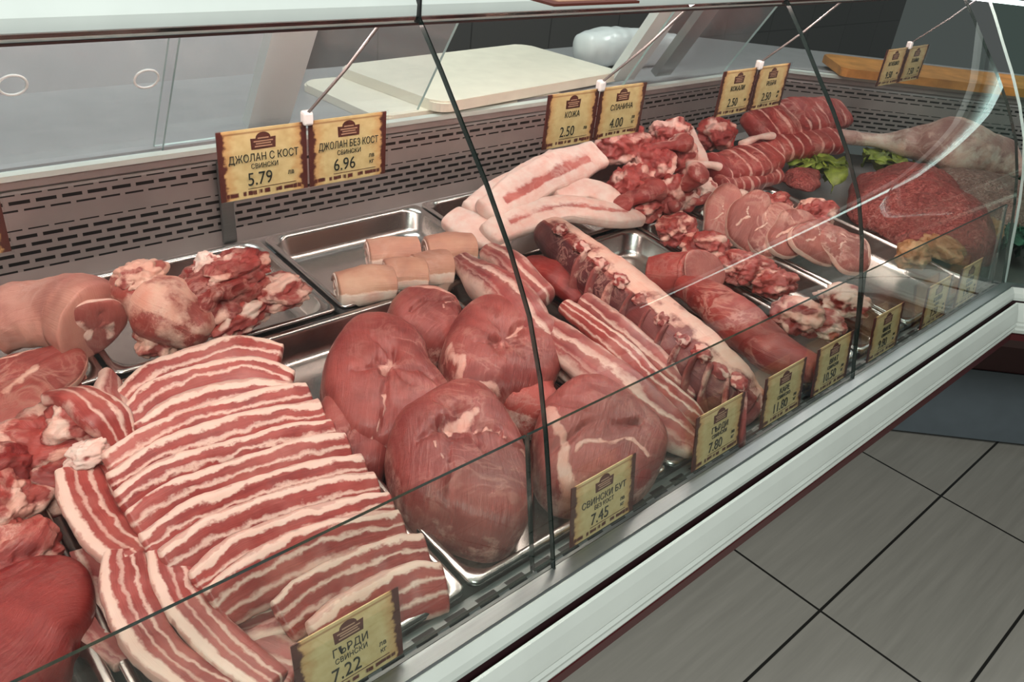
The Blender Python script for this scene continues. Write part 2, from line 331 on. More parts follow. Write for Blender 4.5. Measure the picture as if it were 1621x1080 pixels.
# ------------------------------------------------------------------ display cases
GLASS = [(.388, .752), (.397, .79), (.407, .829), (.417, .87), (.427, .908), (.445, .965), (.470, 1.023), (.506, 1.078), (.547, 1.13), (.588, 1.175), (.626, 1.218), (.664, 1.258)]
def make_case(i0, i1, name, label, panes):
    r = empty(name, tuple(pathoff(i0, .3))+(0,)); tag(r, label, 'display case')
    inv = Matrix.Translation(-V(r.location))
    parts = []
    def S(*a, **k):
        o = sweep(*a, i0=i0, i1=i1, **k); parts.append(o); return o
    def A(o): parts.append(o); return o
    S('front_sill', [(.385, .738), (.392, .752), (.374, .753), (.370, .749), (.372, .738)], M['alu'], r, closed=True)
    S('upper_rail', [(.373, .738), (.373, .750), (.370, .752), (.362, .742), (.359, .734), (.359, .728), (.373, .728)], M['rail'], r, closed=True)
    S('rail_recess', [(.373, .70), (.373, .733), (.363, .730), (.358, .70)], M['recess'], r, closed=True)
    S('bumper_rail', [(.357, .715), (.351, .7275), (.347, .728), (.341, .716), (.335, .700), (.333, .694), (.334, .690), (.331, .686), (.332, .680), (.330, .676), (.333, .668), (.342, .662), (.357, .662)], M['rail'], r, closed=True)
    S('bumper_trim', [(.362, .652), (.362, .664), (.333, .664), (.331, .652)], M['maroon'], r, closed=True)
    S('under_apron', [(.40, .60), (.40, .735), (.365, .735), (.36, .655)], M['maroon'], r, closed=True)
    S('base_fascia', [(.89, .266), (.89, .60), (.95, .60), (.95, .266)], M['maroon'], r, closed=True)
    S('base_panel', [(.885, .03), (.885, .266), (.95, .266), (.95, .03)], M['grey_base'], r, closed=True)
    S('tub', [(.40, .60), (.40, .61), (1.26, .66), (1.26, .60)], M['alu'], r, closed=True)
    S('deck_plate', [(.424, .675), (.424, .680), (1.235, .745), (1.235, .735)], M['panel'], r, closed=True)
    S('front_grille', [(.396, .742), (.4235, .738), (.4235, .735), (.396, .739)], [M['fslots'], M['alu']], r, closed=True, mats=[0, 1, 1, 1])
    # back wall of the case: lip, two slotted bands, ledge
    bp = [(1.19, .785), (1.205, .797), (1.212, .820), (1.214, .8825), (1.216, .9075), (1.2165, .9325), (1.218, .938), (1.206, .944), (1.206, .956), (1.228, .957)]
    cl = bp+[(1.25, .957), (1.25, .785)]
    S('back_panel', cl, [M['panel'], M['slots']], r, closed=True, mats=[0, 0, 1, 0, 1, 0, 0, 0, 0, 0, 0, 0])
    S('ledge', [(1.228, .950), (1.228, .966), (1.240, .968), (1.242, .956), (1.62, .956), (1.62, .940)], M['worktop'], r, closed=True)
    S('ledge_track', [(1.200, .957), (1.200, .965), (1.212, .967), (1.212, .957)], M['rail'], r, closed=True)
    S('canopy', [(.684, 1.2495), (.674, 1.2505), (.6685, 1.258), (.668, 1.268), (.676, 1.282), (.70, 1.292), (.80, 1.300), (1.08, 1.304), (1.08, 1.262), (.72, 1.250)], M['white_metal'], r, closed=True)
    S('canopy_nose_shade', [(.682, 1.2465), (.6755, 1.2478), (.673, 1.2503), (.684, 1.2495)], M['recess'], r, closed=True)  # dark strip standing in for the shade under the canopy nose
    S('lamp_tube', [(.748+.009*math.cos(a*math.pi/4), 1.2405+.009*math.sin(a*math.pi/4)) for a in range(8)], M['tube'] if i0 == 0 else M['tube_cool'], r, closed=True, smooth=True)
    return r, parts, inv
case, cparts, cinv = make_case(0, 1, 'meat_display_case', 'long refrigerated meat counter with curved glass front, white canopy and double white bumper rail', None)
corner, kparts, kinv = make_case(1, 3, 'corner_display_case', 'angled corner counter at the far right end with grey base and maroon fascia', None)
def stripmesh(P0, P1, h):
    """closed glass strip between two matching profile loops; big faces smooth, rims and ends keep hard edges"""
    n = len(P0); bm = bmesh.new()
    for (k0, k1) in ((0, h-1), (h, n-1)):
        a = [bm.verts.new(p) for p in P0[k0:k1+1]]; b = [bm.verts.new(p) for p in P1[k0:k1+1]]
        for k in range(len(a)-1):
            f = bm.faces.new((a[k], b[k], b[k+1], a[k+1])); f.smooth = True
    for (k, k2) in ((h-1, h), (n-1, 0)):
        bm.faces.new([bm.verts.new(p) for p in (P0[k], P1[k], P1[k2], P0[k2])]).material_index = 1
    for P, s in ((P0, 1), (P1, -1)):
        for k in range(h-1):
            q = [P[k], P[k+1], P[n-2-k], P[n-1-k]]
            bm.faces.new([bm.verts.new(p) for p in (q if s > 0 else q[::-1])]).material_index = 1
    return bm
def pane(name, prof, x0, x1, th, mats, parent, cap=True):
    """glass pane: profile strip of real thickness between two x; rims carry the edge material"""
    cl = thick(prof, th)
    bm = stripmesh([(x0, y, z) for y, z in cl], [(x1, y, z) for y, z in cl], len(prof))
    return link(name, frombm(bm), mats, parent)
SEAMS = [-.9, -.165, .500, 1.160, 1.795]
for a, b in zip(SEAMS, SEAMS[1:]):
    cparts.append(pane('front_glass', GLASS, a+.0008, b-.0008, .0055, [M['glass'], M['glass_edge']], case))
    cparts.append(box('canopy_joint', b-.0012, b+.0012, .664, .672, 1.252, 1.298, M['dark'], case))
INNER = [(.405, .743), (.440, .905)]
for a, b in zip([-.9, .4875, 1.20], [.4845, 1.197, 1.79]):
    cparts.append(pane('inner_glass', INNER, a, b, .004, [M['glass'], M['glass_edge']], case))
# rear sliding doors, leaning forward
def rear(y): return 0
REAR0, REAR1 = V((1.222, .960)), V((1.045, 1.262))
def rearp(s, off=0):
    d = (REAR1-REAR0).normalized(); p = REAR0+(REAR1-REAR0)*s; n = V((-d.y, d.x)); return (p.x+n.x*off, p.y+n.y*off)
for a, b, off in ((-.9, .448, 0), (.44, .93, -.012), (1.50, 1.9, 0)):
    dpn = pane('rear_door', [rearp(0, off), rearp(1, off)], a, b, .005, [M['acrylic'], M['edge_pale']], case); cparts.append(dpn)
def posts(x0, x1, mat, name='canopy_post'):
    p0, p1 = rearp(-.02, -.03), rearp(1.0, -.03); q0, q1 = rearp(-.02, -.05), rearp(1.0, -.05)
    bm = bmesh.new()
    vs = [bm.verts.new((x, p[0], p[1])) for x in (x0, x1) for p in (p0, p1, q1, q0)]
    for f in ((0, 1, 2, 3), (7, 6, 5, 4), (0, 4, 5, 1), (1, 5, 6, 2), (2, 6, 7, 3), (3, 7, 4, 0)): bm.faces.new([vs[i] for i in f])
    bmesh.ops.recalc_face_normals(bm, faces=bm.faces[:])
    cparts.append(link(name, frombm(bm), mat, case))
posts(.60, .675, M['white_metal']); posts(1.50, 1.58, M['white_metal']); posts(1.66, 1.72, M['alu'])
cparts.append(box('panel_joint', .522, .545, 1.200, 1.209, .800, .940, M['alu'], case, .002))
# finger rings in the sliding doors
for px, py in ((20, 135), (232, 125)):
    # hit the leaning door plane
    r = ray(px, py); d = (REAR1-REAR0); n = V((0, -d.y, d.x)).normalized()
    tt = n.dot(V((0, REAR0.x, REAR0.y))-V((0, 0, HC)))/n.dot(r); c0 = V((0, 0, HC))+r*tt
    up = V((0, d.x, d.y)).normalized()
    for k in (0,):
        pts = [c0+V((1, 0, 0))*.016*math.cos(q*math.pi/12)+up*.016*math.sin(q*math.pi/12) for q in range(25)]
        cparts.append(tube('finger_hole', pts, .0018, M['bag'], case, 6, False))
# corner case glass, one pane per side
for i in (1, 2):
    cl = thick(GLASS, .006)
    def st(i, k, sh):
        p = pathoff(i, cl[k][0]-.39); return V((p.x, p.y, cl[k][1]))
    n = len(cl)
    a = [st(i, k, 0) for k in range(n)]; b = [st(i+1, k, 0) for k in range(n)]
    dd = (b[0]-a[0]).normalized()*.002
    bm = stripmesh([v+dd for v in a], [v-dd for v in b], len(GLASS))
    kparts.append(link('front_glass', frombm(bm), [M['glass_green'], M['edge_pale']], corner))
for o in cparts: o.data.transform(cinv)
for o in kparts: o.data.transform(kinv)
# ------------------------------------------------------------------ pans
def rrect(x0, x1, y0, y1, r, n=6):
    pts = []
    for cx, cy, a0 in ((x1-r, y1-r, 0), (x0+r, y1-r, 90), (x0+r, y0+r, 180), (x1-r, y0+r, 270)):
        for k in range(n+1):
            a = math.radians(a0+90*k/n); pts.append((cx+r*math.cos(a), cy+r*math.sin(a)))
    return pts
def pan(x0, x1, y0, y1, label, depth=.045, rot=None):
    bm = bmesh.new(); loops = []
    for ins, h, r in ((0, -.006, .012), (0, -.001, .012), (.0025, .001, .012), (.007, .0005, .014), (.0095, -.001, .030), (.011, -.006, .034), (.016, -depth+.012, .036), (.020, -depth+.003, .036), (.030, -depth, .03)):
        loops.append([bm.verts.new(dk(x, y, h)) for x, y in rrect(x0+ins, x1-ins, y0+ins, y1-ins, r)])
    n = len(loops[0])
    for a, b in zip(loops, loops[1:]):
        for k in range(n): bm.faces.new((a[k], a[(k+1) % n], b[(k+1) % n], b[k])).smooth = True
    bm.faces.new(loops[-1])
    o = link('steel_pan', frombm(bm), M['pan'])
    md = o.modifiers.new('sheet', 'SOLIDIFY'); md.thickness = .001; md.offset = -1
    if rot: o.data.transform(rot)
    return tag(o, label, 'food pan', 'stainless pans in the counter')
FB = .928
pan(-.225, .098, Y0, FB, 'stainless pan with dark red beef at the lower left corner')
pan(.105, .410, Y0, FB, 'stainless pan holding the long shingled stack of pork belly slices')
pan(.416, .742, Y0, FB, 'stainless pan holding the big round ham cuts in the middle')
pan(.748, .903, Y0, FB, 'narrow stainless pan holding long raw belly strips beside the hams')
pan(.909, 1.075, Y0, FB, 'narrow stainless pan under the long bone-in loin')
pan(1.081, 1.248, Y0, FB, 'narrow stainless pan with pork neck and a cut tenderloin')
pan(1.254, 1.425, Y0, FB, 'narrow stainless pan of marbled neck chunks right of the tenderloin')
pan(1.431, 1.750, Y0, FB, 'wide stainless pan holding boneless chops at the right')
pan(-.08, .245, .940, 1.19, 'stainless back row pan under the pale meat slices at far left')
pan(.251, .576, .940, 1.19, 'stainless back row pan under trimmed shoulder and bone joint')
pan(.584, .905, .940, 1.19, 'stainless back row pan holding rolled pork rinds')
pan(.912, 1.235, .940, 1.19, 'stainless back row pan under thick slabs of back fat')
pan(1.241, 1.74, .940, 1.19, 'long stainless back row pan under bones and rib racks')
# ------------------------------------------------------------------ meat builders
def fatattr(me, vals):
    a = me.attributes.new('fat', 'FLOAT', 'POINT'); a.data.foreach_set('value', vals)
def cat(p, t):
    n = len(p)-1; x = min(max(t, 0), 1)*n; i = min(int(x), n-1); u = x-i
    a, b, c, d = p[max(i-1, 0)], p[i], p[i+1], p[min(i+2, n)]
    return .5*((2*b)+(c-a)*u+(2*a-5*b+4*c-d)*u*u+(3*b-a-3*c+d)*u*u*u)
SEED = [0]
def lerpl(vals, t):
    if not isinstance(vals, (list, tuple)): return vals
    n = len(vals)-1; x = min(max(t, 0), 1)*n; i = min(int(x), n-1); u = x-i; u = u*u*(3-2*u)
    return vals[i]*(1-u)+vals[i+1]*u
def loft(name, mat, ctrl, hw, hh, roll=0.0, n=26, m=44, ex=2.4, bump=.003, bf=28, fat=None, cap=.7, lump=0.0, up=V((0, 0, 1)), parent=None, smooth=True):
    """closed body along a spine: half width / half height / roll vary along it; 'fat' paints a vertex attribute"""
    SEED[0] += 1; sd = V((SEED[0]*3.17, SEED[0]*1.31, 0))
    P = [V(p) for p in ctrl]; bm = bmesh.new(); uvl = bm.loops.layers.uv.new('UVMap'); info = {}
    ts = [(0, math.radians(q)) for q in (86, 62, 34, 14)]+[(k/m, None) for k in range(m+1)]+[(1, math.radians(q)) for q in (14, 34, 62, 86)]
    rings = []; L = sum((b-a).length for a, b in zip(P, P[1:])); vals = []
    for t, ph in ts:
        c = cat(P, t); T = (cat(P, min(t+.01, 1))-cat(P, max(t-.01, 0))).normalized()
        S = T.cross(up).normalized(); N = S.cross(T); r = math.radians(lerpl(roll, t))
        S2 = S*math.cos(r)+N*math.sin(r); N2 = N*math.cos(r)-S*math.sin(r)
        a, b = lerpl(hw, t), lerpl(hh, t); sc = 1
        uu = t
        if ph is not None:
            e = min(a, b)*cap*math.sin(ph); c = c+T*(e if t == 1 else -e); sc = math.cos(ph) if cap > .3 else math.cos(ph)**.5
        ring = []
        for k in range(n):
            an = 2*math.pi*k/n; ca, sa = math.cos(an), math.sin(an)
            x = math.copysign(abs(ca)**(2/ex), ca); y = math.copysign(abs(sa)**(2/ex), sa)
            off = S2*(x*a*sc)+N2*(y*b*sc); p = c+off; dn = off.normalized() if off.length > 1e-6 else N2
            d = noise.noise(p*bf+sd)*bump+noise.noise(p*bf*2.7+sd)*bump*.45+lump*noise.noise(p*9+sd)
            v = bm.verts.new(p+dn*d*min(1, sc*1.5)); ring.append(v); info[v] = (uu*L, x*.5*sc+.5)
            vals.append(fat(t, an, x, y, p, ph is not None) if fat else 0.0)
        rings.append(ring)
    for a, b in zip(rings, rings[1:]):
        for k in range(n): bm.faces.new((a[k], a[(k+1) % n], b[(k+1) % n], b[k]))
    bm.faces.new(rings[0][::-1]); bm.faces.new(rings[-1])
    for f in bm.faces:
        f.smooth = smooth
        for lp in f.loops: lp[uvl].uv = info[lp.vert]
    bmesh.ops.recalc_face_normals(bm, faces=bm.faces[:])
    me = frombm(bm); fatattr(me, vals)
    return link(name, me, mat, parent)
def dome(name, mat, c, R, h, rot=(0, 0, 0), out=None, p=2.6, seams=(), fatlines=(), rim=.35, bump=.003, nr=26, nt=96, sink=.0, lump=.006, low=.25, parent=None):
    """cut joint or chop: outline R(theta)*out, domed top of height h, fat rim round its side, seams pressed in along unit-disc polylines"""
    SEED[0] += 1; sd = V((SEED[0]*2.3, 0, SEED[0]*1.7)); rx, ry = R
    bm = bmesh.new(); uvl = bm.loops.layers.uv.new('UVMap'); info = {}; vals = []; rings = []
    E3 = Matrix.Rotation(rot[2], 3, 'Z') @ Matrix.Rotation(rot[1], 3, 'Y') @ Matrix.Rotation(rot[0], 3, 'X')
    def segd(q, pl):
        best = 9
        for (ax, ay), (bx, by) in zip(pl, pl[1:]):
            dx, dy = bx-ax, by-ay; u = max(0, min(1, ((q[0]-ax)*dx+(q[1]-ay)*dy)/(dx*dx+dy*dy+1e-9)))
            best = min(best, math.hypot(q[0]-ax-u*dx, q[1]-ay-u*dy))
        return best
    for i in range(nr*2+1):
        s = i/nr                                     # 0 centre top .. 1 equator .. 2 centre bottom
        ph = s*math.pi/2
        rho = abs(math.sin(ph))**(2/p) if s <= 1 else abs(math.sin(ph))**(2/p)
        zz = math.copysign(abs(math.cos(ph))**(2/p), math.cos(ph)); zz = zz*h*(1-low) if zz > 0 else zz*h*low
        ring = []
        for k in range(nt if 0 < i < nr*2 else 1):
            th = 2*math.pi*k/nt; f = 1
            if out: f = out(th)
            q = (rho*math.cos(th), rho*math.sin(th)); loc = V((q[0]*rx*f, q[1]*ry*f, zz))
            fv = 0.0; topw = max(0, min(1, 1.6-1.0*s)) if s < 1.6 else 0
            wq = (q[0]+.13*noise.noise(V((q[0]*3, q[1]*3, SEED[0])))+.04*noise.noise(V((q[0]*11, q[1]*11, SEED[0]))), q[1]+.13*noise.noise(V((q[0]*3, q[1]*3, SEED[0]+5)))+.04*noise.noise(V((q[0]*11, q[1]*11, SEED[0]+5))))
            for (pl, wd, dp) in seams:
                dd = segd(wq, pl)
                loc.z -= dp*math.exp(-abs(dd/wd)**1.3)*topw*(.55+.9*abs(noise.noise(V((q[0]*4, q[1]*4, SEED[0]+9)))))
            for (pl, wd, st) in fatlines:
                dd = segd(wq, pl); fv = max(fv, st*math.exp(-(dd/wd)**2)*topw)
            if rim and .75 < s < 1.7: fv = max(fv, rim*min(1, (s-.75)/.15))
            g = loc+sd
            d = noise.noise(g*22)*bump+noise.noise(g*60)*bump*.4+lump*noise.noise(g*8)
            if s > 1.2: d *= .3
            loc += V((q[0]*.4, q[1]*.4, .8 if s < 1 else -.3))*d
            v = bm.verts.new(V(c)+E3@loc); ring.append(v); vals.append(fv); info[v] = (q[0]*.5+.5, q[1]*.5+.5)
        rings.append(ring)
    for a, b in zip(rings, rings[1:]):
        if len(a) == 1:
            for k in range(nt): bm.faces.new((a[0], b[k], b[(k+1) % nt]))
        elif len(b) == 1:
            for k in range(nt): bm.faces.new((a[k], b[0], a[(k+1) % nt]))
        else:
            for k in range(nt): bm.faces.new((a[k], b[k], b[(k+1) % nt], a[(k+1) % nt]))
    for f in bm.faces:
        f.smooth = True
        for lp in f.loops: lp[uvl].uv = info[lp.vert]
    bmesh.ops.recalc_face_normals(bm, faces=bm.faces[:])
    me = frombm(bm); fatattr(me, vals)
    return link(name, me, mat, parent)
def blob(name, mat, c, r, rot=(0, 0, 0), amp=.25, f=1.6, fatk=.5, fine=.05, sub=5, pinch=None, parent=None):
    """irregular trimmed piece: noise-carved ellipsoid, fat in patches"""
    SEED[0] += 1; sd = V((SEED[0]*4.1, SEED[0]*.7, 2)); bm = bmesh.new(); uvl = bm.loops.layers.uv.new('UVMap')
    bmesh.ops.create_icosphere(bm, subdivisions=sub, radius=1); vals = []; info = {}
    E3 = Matrix.Rotation(rot[2], 3, 'Z') @ Matrix.Rotation(rot[1], 3, 'Y') @ Matrix.Rotation(rot[0], 3, 'X')
    for v in bm.verts:
        u = v.co.copy(); n1 = noise.noise(u*f+sd); n2 = noise.noise(u*f*2.3+sd); n3 = noise.noise(u*9+sd); n4 = noise.noise(u*20+sd)
        ridge = 1-abs(noise.noise(u*f*1.5+sd*1.3))*2
        k = 1+amp*n1+amp*.6*n2+fine*n3+fine*.5*n4-amp*.5*max(0, ridge-.75)*3
        if u.z < -.55: u.z = -.55+(u.z+.55)*.3
        pk = u*k; loc = V((pk.x*r[0], pk.y*r[1], pk.z*r[2]))
        info[v] = (math.atan2(u.y, u.x)/6.283+.5, u.z*.5+.5); v.co = V(c)+E3@loc
        vals.append(max(0, min(1, .5+(noise.noise(u*1.7+sd*2)*1.1)+(fatk-.5)*1.6-(.20 if mat == M['collar'] else .08 if mat == M['bone'] else 0))))
    for fc in bm.faces:
        fc.smooth = True
        for lp in fc.loops: lp[uvl].uv = info[lp.vert]
    me = frombm(bm); fatattr(me, vals)
    return link(name, me, mat, parent)
# ------------------------------------------------------------------ pork belly slices
GB = 'pork belly slices in the long pan'
def slab(edge, label, w=.056, t=.016, tilt=38, mat='belly', grp=GB, taper=(.82, 1, 1, 1, .85), lift=0):
    """one slice: 'edge' = points on its upper back edge; it leans on the slice behind it"""
    a = math.radians(tilt); off = V((0, -math.cos(a), -math.sin(a)))*w*.5; lift = random.Random(edge[0].x*99).uniform(-.003, .003); rnd = random.Random(len(bpy.data.objects))
    pts = [p+off+V((0, 0, lift)) for p in edge]
    o = loft('pork_belly_slice', M[mat], pts, [w*.5*k for k in taper], [t*.5, t*.62, t*.5, t*.6, t*.5], roll=[-tilt+rnd.uniform(-5, 5), -tilt-4, -tilt+2, -tilt-rnd.uniform(-3, 6)], n=30, m=60, ex=3.0, bump=.002, bf=45, cap=.5, lump=.005)
    return tag(o, label, 'meat', grp)
STK = [  # upper back edges read left to right: (pixel, height above the pan rims)
 ([(188, 612), (240, 572), (300, 549), (360, 535), (425, 545)], .045, 'belly slice lying hindmost of the whole long stack, nearest the bone joint tray'),
 ([(190, 640), (250, 600), (320, 578), (385, 570), (440, 583)], .046, 'second belly slice of the upper stack, just in front of the hindmost one'),
 ([(215, 660), (270, 628), (330, 607), (390, 598), (452, 603)], .044, 'third belly slice of the upper stack with a ragged red right end'),
 ([(166, 708), (240, 668), (320, 640), (400, 618), (475, 600)], .046, 'topmost belly slice of the main stack with thick white fat edge'),
 ([(172, 738), (250, 697), (330, 670), (410, 648), (495, 628)], .044, 'second belly slice from the top of the main stack'),
 ([(184, 768), (260, 728), (345, 700), (425, 676), (513, 655)], .042, 'third belly slice from the top of the main stack'),
 ([(203, 800), (280, 758), (365, 728), (450, 702), (535, 683)], .040, 'fourth belly slice from the top, mid stack beside the left ham'),
 ([(222, 832), (300, 790), (385, 758), (470, 732), (560, 712)], .038, 'fifth belly slice from the top, beside the dark side of the left ham'),
 ([(252, 860), (330, 818), (410, 788), (495, 762), (580, 742)], .036, 'sixth belly slice from the top of the main stack'),
 ([(300, 890), (370, 845), (450, 815), (530, 792), (603, 775)], .034, 'seventh belly slice with broad white fat at its left end'),
 ([(325, 922), (390, 880), (470, 845), (550, 820), (618, 802)], .031, 'lowest belly slice of the main stack, above the two loose ones'),
 ([(428, 935), (480, 900), (545, 872), (605, 852), (655, 842)], .026, 'loose belly slice behind the front price card, rear one of two'),
 ([(486, 978), (535, 945), (585, 918), (635, 898), (682, 888)], .022, 'loose belly slice nearest the price card in the long pan, front one of two'),
]
for pts, h, lab in STK: slab([D(x, y, h) for x, y in pts], lab, lift=0)
def flat(pts, h, label, w=.05, mat='belly', roll=8, t=.014, grp=GB):
    o = loft('pork_belly_slice', M[mat], [D(x, y, h) for x, y in pts], [w*.42, w*.5, w*.5, w*.5, w*.42], t*.5, roll=roll, n=30, m=60, ex=4, bump=.0018, bf=40, cap=.5, lump=.003)
    return tag(o, label, 'meat', grp)
flat([(330, 1010), (430, 975), (540, 940), (640, 900)], -.012, 'belly slice lying flat at the pan bottom behind inner glass', .06, 'belly2', 6)
flat([(400, 1055), (490, 1010), (590, 975), (670, 930)], -.016, 'greyish belly slice lowest in the pan, right behind the front price card', .06, 'belly2', 6)
flat([(280, 985), (340, 1010), (400, 1035), (470, 1060)], -.008, 'belly slice at the front left of the pan, under the curved ones', .06, 'belly2', 6)
flat([(122, 745), (140, 800), (172, 850), (215, 882)], .020, 'curved belly slice at the left pan wall, rear of three', .050, 'belly_flat', 10)
flat([(172, 745), (185, 795), (220, 845), (268, 880)], .012, 'curved belly slice half under the shingled stack, left side', .046, 'belly_flat', 8)
flat([(196, 878), (203, 945), (240, 1020), (305, 1075), (350, 1100)], .022, 'curved belly slice at the left pan wall reaching the front', .044, 'belly_flat', 14)
flat([(264, 866), (278, 920), (314, 980), (372, 1040), (430, 1085)], .018, 'curved belly slice beside the left wall one, ending at the price card', .044, 'belly_flat', 12)
flat([(120, 880), (140, 930), (165, 985), (215, 1040)], -.008, 'pale belly slice squeezed against the left pan wall below the curved ones', .05, 'belly2', 10)
# crumpled trimmings at the head of the belly pan
tag(blob('pork_trimming', M['collar'], D(72, 700, .01), (.045, .055, .034), (0, 0, .9), .35, 1.4, .42), 'crumpled marbled pork trimming in the rear left corner of the belly pan', 'meat')
tag(blob('pork_trimming', M['lean'], D(118, 672, .03), (.040, .034, .030), (0, 0, .2), .3, 1.5, .35), 'round red pork trimming lying behind the curved belly slices', 'meat')
tag(blob('pork_trimming', M['collar'], D(105, 760, -.005), (.040, .07, .03), (0, 0, 1.0), .3, 1.4, .55), 'long pinkish trimming along the left wall of the belly pan', 'meat')
tag(loft('pork_trimming', M['belly'], [D(88, 632, .045), D(125, 630, .055), D(165, 660, .05), D(190, 695, .03)], [.02, .026, .028, .02], [.010, .012, .012, .010], roll=[30, 20, 10, 0], n=24, m=40, ex=3, cap=.6, lump=.006), 'folded trimming with a white fat arc on top of the red ones', 'meat')
tag(loft('pork_trimming', M['belly2'], [D(175, 600, .03), D(180, 640, .04), D(195, 680, .03)], [.016, .022, .016], .010, roll=[60, 40, 20], n=20, m=30, ex=3, cap=.6, lump=.006), 'narrow striped trimming standing beside the hindmost belly slices', 'meat')
tag(blob('pork_trimming', M['fatty'], D(140, 722, .028), (.026, .018, .016), (0, 0, .1), .3, 1.5, .75), 'small pale fat lump above the rear curved belly slice', 'meat')
# ------------------------------------------------------------------ ham cuts
GH = None
def ham(cpx, h0, R, h, rot, label, seams, fatl, out=None, mat='ham', rim=.25):
    return tag(dome('ham_cut', M[mat], D(cpx[0], cpx[1], h0), R, h+.022, rot, out, 3.6, seams, fatl, .42, .003, nr=34, nt=140, lump=.010, low=.42), label, 'meat')
cav = lambda x, y: [([(x-.16, y+.03), (x, y), (x+.14, y-.08)], .085, .020), ([(x-.05, y+.18), (x+.02, y), (x+.05, y-.18)], .05, .016), ([(x+.1, y), (x+.34, y+.28)], .03, .007), ([(x-.1, y), (x-.3, y-.3)], .03, .007), ([(x-.3, y+.5), (x-.05, y+.1)], .03, .007)]
o1 = lambda t: 1+.08*math.sin(t*2+.5)+.06*math.sin(3*t+1)+.03*math.sin(5*t)-.16*math.exp(-((t-5.2)/.35)**2)
o2 = lambda t: 1+.07*math.sin(t*2+2.2)+.07*math.sin(3*t+.2)+.03*math.sin(5*t+1)-.14*math.exp(-((t-2.4)/.35)**2)
o3 = lambda t: 1+.06*math.sin(2*t+1)+.06*math.sin(3*t+2.6)+.03*math.sin(5*t+2)
ham((610, 622), .006, (.118, .088), .080, (.16, -.16, .95), 'round ham cut at the left of the middle pan, touching the belly slices', cav(.05, .05)+[([(-.95, .15), (-.4, .1), (0, .05)], .035, .010), ([(-.2, -.9), (-.05, -.4), (.05, 0)], .03, .008)], [([(-.05, .08), (.02, .05)], .09, .75), ([(.3, .98), (.7, .75), (.98, .3)], .05, .9), ([(-.95, .2), (-.5, .1)], .025, .75), ([(.72, -.72), (.96, -.3)], .04, .8)], o1)
ham((785, 575), .006, (.106, .090), .076, (.18, -.10, .8), 'round ham cut at the rear of the middle pan, beside the belly strips', cav(-.1, .0)+[([(.1, -.05), (.5, -.45), (.8, -.6)], .07, .012)], [([(.0, -.05), (.35, -.3), (.6, -.5)], .06, .95), ([(-.95, .0), (-.8, .5), (-.4, .88)], .06, .8), ([(-.15, .05), (-.05, 0)], .08, .6)], o2)
ham((728, 742), .004, (.116, .090), .082, (.14, -.12, .95), 'largest ham cut, front and centre with a bone hole and pale corner', cav(.18, .18)+[([(-.9, .3), (-.3, .3), (.1, .2)], .03, .008), ([(.2, .1), (.15, -.4), (-.2, -.9)], .03, .007)], [([(.10, .2), (.25, .15)], .07, 1), ([(.3, .1), (.32, -.1)], .06, .9), ([(-.25, .55), (-.4, .35)], .02, .8), ([(.2, .0), (.12, -.5), (-.15, -.85)], .018, .75), ([(.3, -.92), (.6, -.75), (.9, -.4)], .06, .9)], o3)
ham((938, 712), .004, (.104, .088), .078, (.10, -.08, .6), 'smooth ham cut at the front right of the middle pan behind a price card', [([(-.7, .6), (-.2, .1), (.1, -.5)], .06, .012), ([(.1, .9), (.0, .2)], .05, .008)], [([(-.95, .1), (-.6, .45), (-.1, .85)], .10, 1.0), ([(-.6, .2), (-.3, -.3), (-.3, -.8)], .05, .8)], o2)
ham((668, 528), -.002, (.07, .06), .085, (.25, .1, .4), 'pointed ham piece standing at the back of the middle pan', [([(-.6, .2), (0, .1), (.6, -.3)], .05, .012)], [([(.2, .7), (.5, .2), (.8, -.2)], .12, 1.0), ([(-.2, -.2), (.3, -.4)], .04, .8)], o1)
ham((562, 690), -.012, (.075, .05), .06, (.1, -.2, .95), 'dark ham piece hidden under the left ham, beside the belly slices', [([(-.6, .2), (0, .1), (.6, -.3)], .05, .008)], [], o3)
ham((830, 640), -.010, (.05, .05), .055, (.1, 0, .5), 'small ham trimming wedged between the three right hams', [([(-.6, .2), (0, .1), (.6, -.3)], .08, .012)], [([(-.5, .5), (.3, .2)], .15, .9)], o1, 'lean')
# ------------------------------------------------------------------ raw belly strips
def strip(pts, hs, hw, hh, label, roll=0, mat='belly2', ex=2.6, lump=.006, fat=None, name='belly_strip'):
    o = loft(name, M[mat], [D(x, y, h) for (x, y), h in zip(pts, hs)], hw, hh, roll=roll, n=30, m=70, ex=ex, bump=.0022, bf=32, cap=.7, lump=lump, fat=fat)
    return tag(o, label, 'meat')
strip([(735, 420), (775, 452), (815, 490), (850, 535), (870, 560)], (.02, .03, .035, .03, .02), [.020, .03, .033, .03, .02], [.022, .03, .03, .028, .018], 'thick belly chunk with white fat seam at the rear of the narrow pan', [-20, -10, -0], lump=.01)
strip([(775, 405), (815, 430), (860, 470)], (.04, .045, .04), [.018, .026, .02], [.02, .024, .018], 'upper belly chunk lying against the bone-in loin', [-10, -20], lump=.008)
strip([(845, 420), (880, 440), (920, 475)], (.03, .035, .025), [.026, .035, .026], [.018, .022, .016], 'deep red lean chunk between belly strips and bone-in loin', 10, 'beef', lump=.010)
strip([(850, 515), (910, 560), (975, 610), (1040, 665), (1095, 705)], (.03, .04, .04, .03, .015), [.024, .032, .034, .032, .022], [.018, .023, .024, .022, .014], 'long purple-red belly strip with white membrane, nearest the hams', [-25, -22, -20, -18], 'belly2')
strip([(900, 490), (955, 535), (1015, 590), (1070, 640), (1110, 675)], (.045, .05, .048, .035, .02), [.014, .017, .018, .018, .013], [.018, .022, .022, .022, .014], 'long striped belly strip in the middle of the narrow pan', [-50, -45, -45, -40], 'belly')
